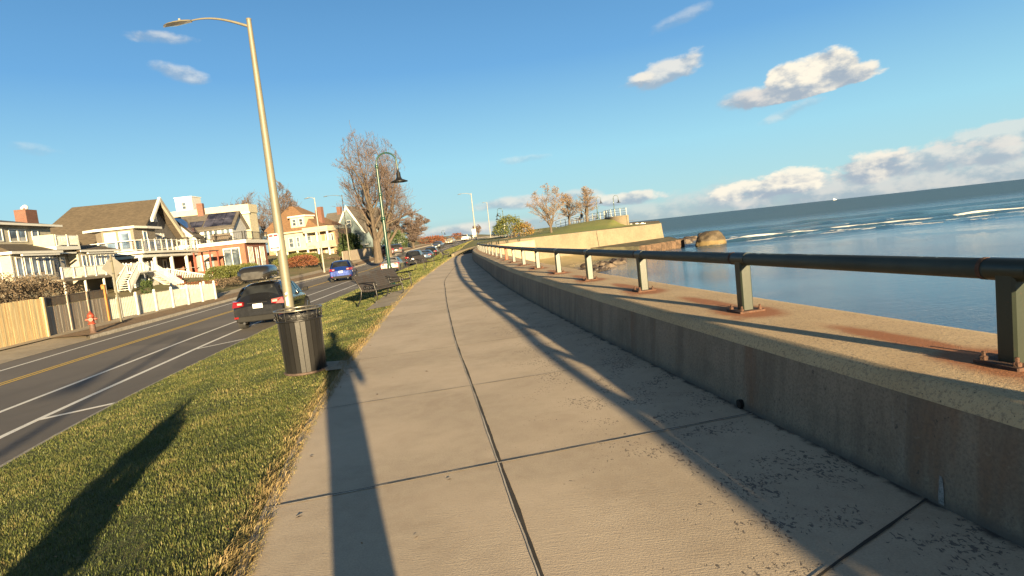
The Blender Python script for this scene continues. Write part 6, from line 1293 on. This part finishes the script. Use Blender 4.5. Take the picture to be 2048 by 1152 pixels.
# rubble is counted in tens: the bigger ones as rocks of their own
spots=[]
for k in range(34):
    t=k/33; px=lerp(1150,1246,t)+ro.uniform(-4,4); py=lerp(547,524,t)+ro.uniform(-8,6)
    spots.append((px,py,-2.93,ro.uniform(.22,.62)))
desc=['low dark','reddish','flat grey','jagged brown','wet black','small tan','rounded brown','broad grey']
for k,(px,py,z,s) in enumerate(spots):
    p=gz(px,py,z); rock('beach_rock','wet dark rock among the rubble at the edge of the little beach',(p.x,p.y,z-.05),s*1.15,s,s*.7,k+10,wet if k%3 else MT['rock'],2,'rock','rubble rocks on the little beach',.5,ro.random()*3)
for k in range(16):
    t=k/15; px=lerp(1364,1395,t)+ro.uniform(-3,3); py=lerp(490,480,t)+ro.uniform(-5,5)
    if k>11: px=1390+ (k-12)*7; py=481-(k-12)*1.5
    p=gz(px,py,-3); s=ro.uniform(.45,1.1)*(1 if k<12 else .5); rock('point_rock','brown sea rock in the line running from the sheet piles towards the boulder',(p.x,p.y,-2.85),s*1.2,s,s*.7,k+60,MT['rock'] if k%2 else wet,2,'rock','rocks off the sheet piles',.5,ro.random()*3)
p=gz(1405,476,-3); rock('point_rock','low brown rock touching the left side of the huge boulder',(p.x,p.y,-2.8),1.1,.9,.8,88,MT['rock'],2,'rock')
# ------------------------------------------------------------------ picnic tables and the person on the point
def picnic(label,loc,rz=0,s=1):
    r=thing('picnic_table',label,'picnic table',loc,rz,'picnic tables on the grassy point'); r.scale=(s,)*3; W=MT['darkwood']
    m=MB(); [m.box(-.9,.9,-.37+.15*k,-.24+.15*k,.72,.76) for k in range(5)]; m.build('table_top',W,r)
    for y in (-.72,.72): m=MB(); m.box(-.9,.9,y-.12,y+.12,.42,.46); m.build('seat',W,r)
    for x in (-.6,.6):
        for s2 in (-1,1): m=MB(); m.beam((x,s2*.25,.72),(x,s2*.68,0),.05,.09); m.build('leg',W,r)
    return r
tp=[(1163,106,2.35,'picnic table with a person sitting on it between two bare trees'),(1152,107,2.3,'picnic table left of the one with the seated person'),(1182,106,2.45,'picnic table right of the leaning bare tree'),(1068,100,1.15,'picnic table farthest left on the point beside the golden tree')]
for px,Y,z,lab in tp: q=at(px,445,Y); picnic(lab,(q.x,Y,z),.2,1.15)
def person(name,label,loc,rz,joints,rad,edges,cloth,skin,hair,head,root_i=0,scale=1.0,parts=True):
    r=thing(name,label,'person',loc,rz); r.scale=(scale,)*3
    bm=bmesh.new(); vs=[bm.verts.new(j) for j in joints]; [bm.edges.new((vs[a],vs[b])) for a,b in edges]; me=bpy.data.meshes.new('body'); bm.to_mesh(me); bm.free(); me.materials.append(cloth)
    o=bpy.data.objects.new('body',me); SC.collection.objects.link(o); o.parent=r; md=o.modifiers.new('skin','SKIN'); md.use_smooth_shade=True
    for i,sv in enumerate(me.skin_vertices[0].data): sv.radius=rad[i] if hasattr(rad[i],'__len__') else (rad[i],rad[i]); sv.use_root=(i==root_i)
    s=o.modifiers.new('sub','SUBSURF'); s.levels=1; s.render_levels=2
    hx,hy,hz=head; m=MB(); m.lathe([(.001,-.12),(.045,-.11),(.062,-.07),(.075,-.01),(.078,.05),(.068,.10),(.04,.13),(.001,.14)],16,c=(hx,hy,hz)); hd=m.build('head',skin,r)
    m=MB(); m.ball((hx,hy+.085,hz-.01),.016,6); m.build('nose',skin,hd)
    for s2 in (-1,1): m=MB(); m.ball((hx+s2*.077,hy,hz),.02,6,sz=1.5); m.build('ear',skin,hd); m=MB(); m.ball((hx+s2*.03,hy+.068,hz+.02),.010,6); m.build('eye',MT['tyre'],hd)
    m=MB(); m.tube([(hx-.022,hy+.066,hz-.05),(hx,hy+.071,hz-.053),(hx+.022,hy+.066,hz-.05)],.004,5); m.build('mouth',MT['hydrant'],hd)
    m=MB(); m.lathe([(.082,-.02),(.088,.04),(.078,.10),(.05,.142),(.001,.155)],16,c=(hx,hy-.012,hz+.0)); m.build('hair',hair,hd)
    return r
skin=plain('skin',(.42,.26,.18),.6,var=.08); hairm=plain('dark_hair',(.03,.022,.016),.7); coat=plain('dark_coat',(.025,.024,.028),.85,scale=8); 
# figure that took the photograph: stands just behind the lens, its long shadow lies on the path
JT=[(0,0,.98),(0,-.01,1.22),(0,-.01,1.42),(0,0,1.54),(0,.01,1.60),(-.19,-.01,1.40),(-.27,-.02,1.14),(-.22,.08,1.24),(-.14,.13,1.40),(.19,-.01,1.40),(.27,-.02,1.14),(.22,.08,1.24),(.14,.13,1.40),(-.09,0,.90),(-.07,.02,.50),(-.06,-.02,.09),(-.07,.14,.04),(.09,0,.90),(.07,.02,.50),(.06,-.02,.09),(.07,.14,.04)]
RD=[(.17,.13),(.165,.12),(.17,.11),.06,.055,.075,.058,.045,.035,.075,.058,.045,.035,.10,.07,.055,.045,.10,.07,.055,.045]
ED=[(0,1),(1,2),(2,3),(3,4),(2,5),(5,6),(6,7),(7,8),(2,9),(9,10),(10,11),(11,12),(0,13),(13,14),(14,15),(15,16),(0,17),(17,18),(18,19),(19,20)]
def hand(r,c,s,dirv):
    m=MB(); c=Vector(c); f=Vector(dirv).normalized(); side=Vector((0,0,1)); 
    m.box(c.x-.013,c.x+.013,c.y-.01,c.y+.07,c.z-.038,c.z+.042); h=m.build('hand',skin,r,bevel=.008)
    for k,l in enumerate((.060,.072,.068,.052)):
        z=c.z+.034-.022*k; m=MB(); m.tube([(c.x,c.y+.065,z),(c.x,c.y+.065+l*.5,z),(c.x-s*.012,c.y+.065+l*.85,z),(c.x-s*.03,c.y+.065+l,z)],[.009,.0085,.008,.006],6); m.build('finger',skin,h)
    m=MB(); m.tube([(c.x,c.y+.01,c.z+.035),(c.x-s*.02,c.y+.045,c.z+.065),(c.x-s*.03,c.y+.075,c.z+.07)],[.011,.010,.007],6); m.build('thumb',skin,h)
PX,PY=.03,-.15
ph=person('person','person in a dark coat standing on the path behind the viewpoint, hands raised',(PX,PY,0),R_(0),JT,RD,ED,coat,skin,hairm,(0,.02,1.70),scale=1.0)
m=MB(); m.lathe([(.001,1.02),(.155,1.02),(.155,.9),(.15,.6),(.145,.34),(.13,.33),(.001,.36)],20); cv=[(x*1.0,y*.72,z) for x,y,z in m.v]; m.v=cv; m.build('coat_skirt',coat,ph)
ph.rotation_euler=(0,R_(13),0)
hand(ph,(-.14,.14,1.41),-1,(0,1,0)); hand(ph,(.14,.14,1.41),1,(0,1,0))
JS=[(0,0,.0),(0,-.02,.25),(0,0,.45),(0,.02,.56),(0,.03,.60),(-.18,0,.43),(-.24,.08,.18),(-.14,.28,.10),(.18,0,.43),(.24,.08,.18),(.14,.28,.10),(-.1,.05,-.01),(-.13,.42,.02),(-.13,.45,-.40),(-.13,.56,-.44),(.1,.05,-.01),(.13,.42,.02),(.13,.45,-.40),(.13,.56,-.44)]
RS=[(.16,.13),(.15,.12),(.16,.11),.06,.055,.07,.052,.035,.07,.052,.035,.09,.07,.05,.04,.09,.07,.05,.04]
ES=[(0,1),(1,2),(2,3),(3,4),(2,5),(5,6),(6,7),(2,8),(8,9),(9,10),(0,11),(11,12),(12,13),(13,14),(0,15),(15,16),(16,17),(17,18)]
q=at(1164.5,440,106); person('person','small dark-clothed person sitting on a picnic table on the grassy point',(q.x,106,2.35+.76*1.15+.10),R_(30),JS,RS,ES,coat,skin,hairm,(0,.03,.70),scale=1.15)
# ------------------------------------------------------------------ sea traffic and far breakwater
def boat(label,loc,L,h,rz):
    r=thing('boat',label,'boat',loc,rz,'white boats beyond the point'); m=MB(); m.prism([(-L/2,0),(L/2,0),(L/2+L*.12,h*.4),(-L/2,h*.4)],'y',-L*.14,L*.14); m.build('hull',WW,r); m=MB(); m.prism([(-L*.3,h*.4),(L*.2,h*.4),(L*.1,h),(-L*.28,h)],'y',-L*.1,L*.1); m.build('cabin',WW,r); m=MB(); m.box(-L*.2,L*.05,-L*.102,L*.102,h*.6,h*.8); m.build('cabin_window',MT['glass'],r)
for px,Y,L,h,lab in ((1262,400,4,1.2,'white boat just right of the terrace wall'),(1274,430,4.6,1.2,'second white boat from the terrace wall, larger'),(1285,460,4,1.0,'rightmost of the small white boats beyond the point')):
    q=at(px,444,Y); boat(lab,(q.x,Y,-1.0),L,h,.2)
q=at(1669,397,5200); r=thing('ship','tiny white ship on the sea horizon','ship',(q.x,5200,-3),0); m=MB(); m.prism([(-14,0),(14,0),(17,5),(-14,5)],'y',-4,4); m.build('hull',WW,r); m=MB(); m.box(-10,3,-3,3,5,14); m.build('superstructure',WW,r)
q0=at(1252,444,620); q1=at(1320,440,620); hl=MB(); hl.prism([(q0.x,-3),(q1.x,-3),(q1.x-2,-.4),(q1.x-20,.5),(q0.x+8,.9),(q0.x,.6)],'y',618,630); o=hl.build('breakwater',plain('dark_breakwater',(.018,.016,.014),.9)); tag(o,'low dark breakwater line on the sea right of the terrace wall','breakwater')
q0=at(1040,470,330); q1=at(1130,459,330); hl=MB(); hl.prism([(q0.x,-1),(q1.x,-1),(q1.x,2.6),(q1.x-8,3.4),(q0.x+6,3.2),(q0.x,2)],'y',330,345); hl.build('far_shore',plain('far_scrub',(.03,.035,.016),.95,var=.4,scale=.3),kind='structure')
# ------------------------------------------------------------------ what throws the other shadows, standing behind the viewpoint
leafy('tall_shrub','tall narrow leafy shrub on the verge left of and behind the viewpoint',(-1.98,.35,-.1),.24,.24,.90,1000,LG,leaf=.045,seed=99,lump=.5)
gooseneck('green gooseneck lamp on the verge behind the viewpoint',(.35,-14.0,-.15),4.6,.43,-1)
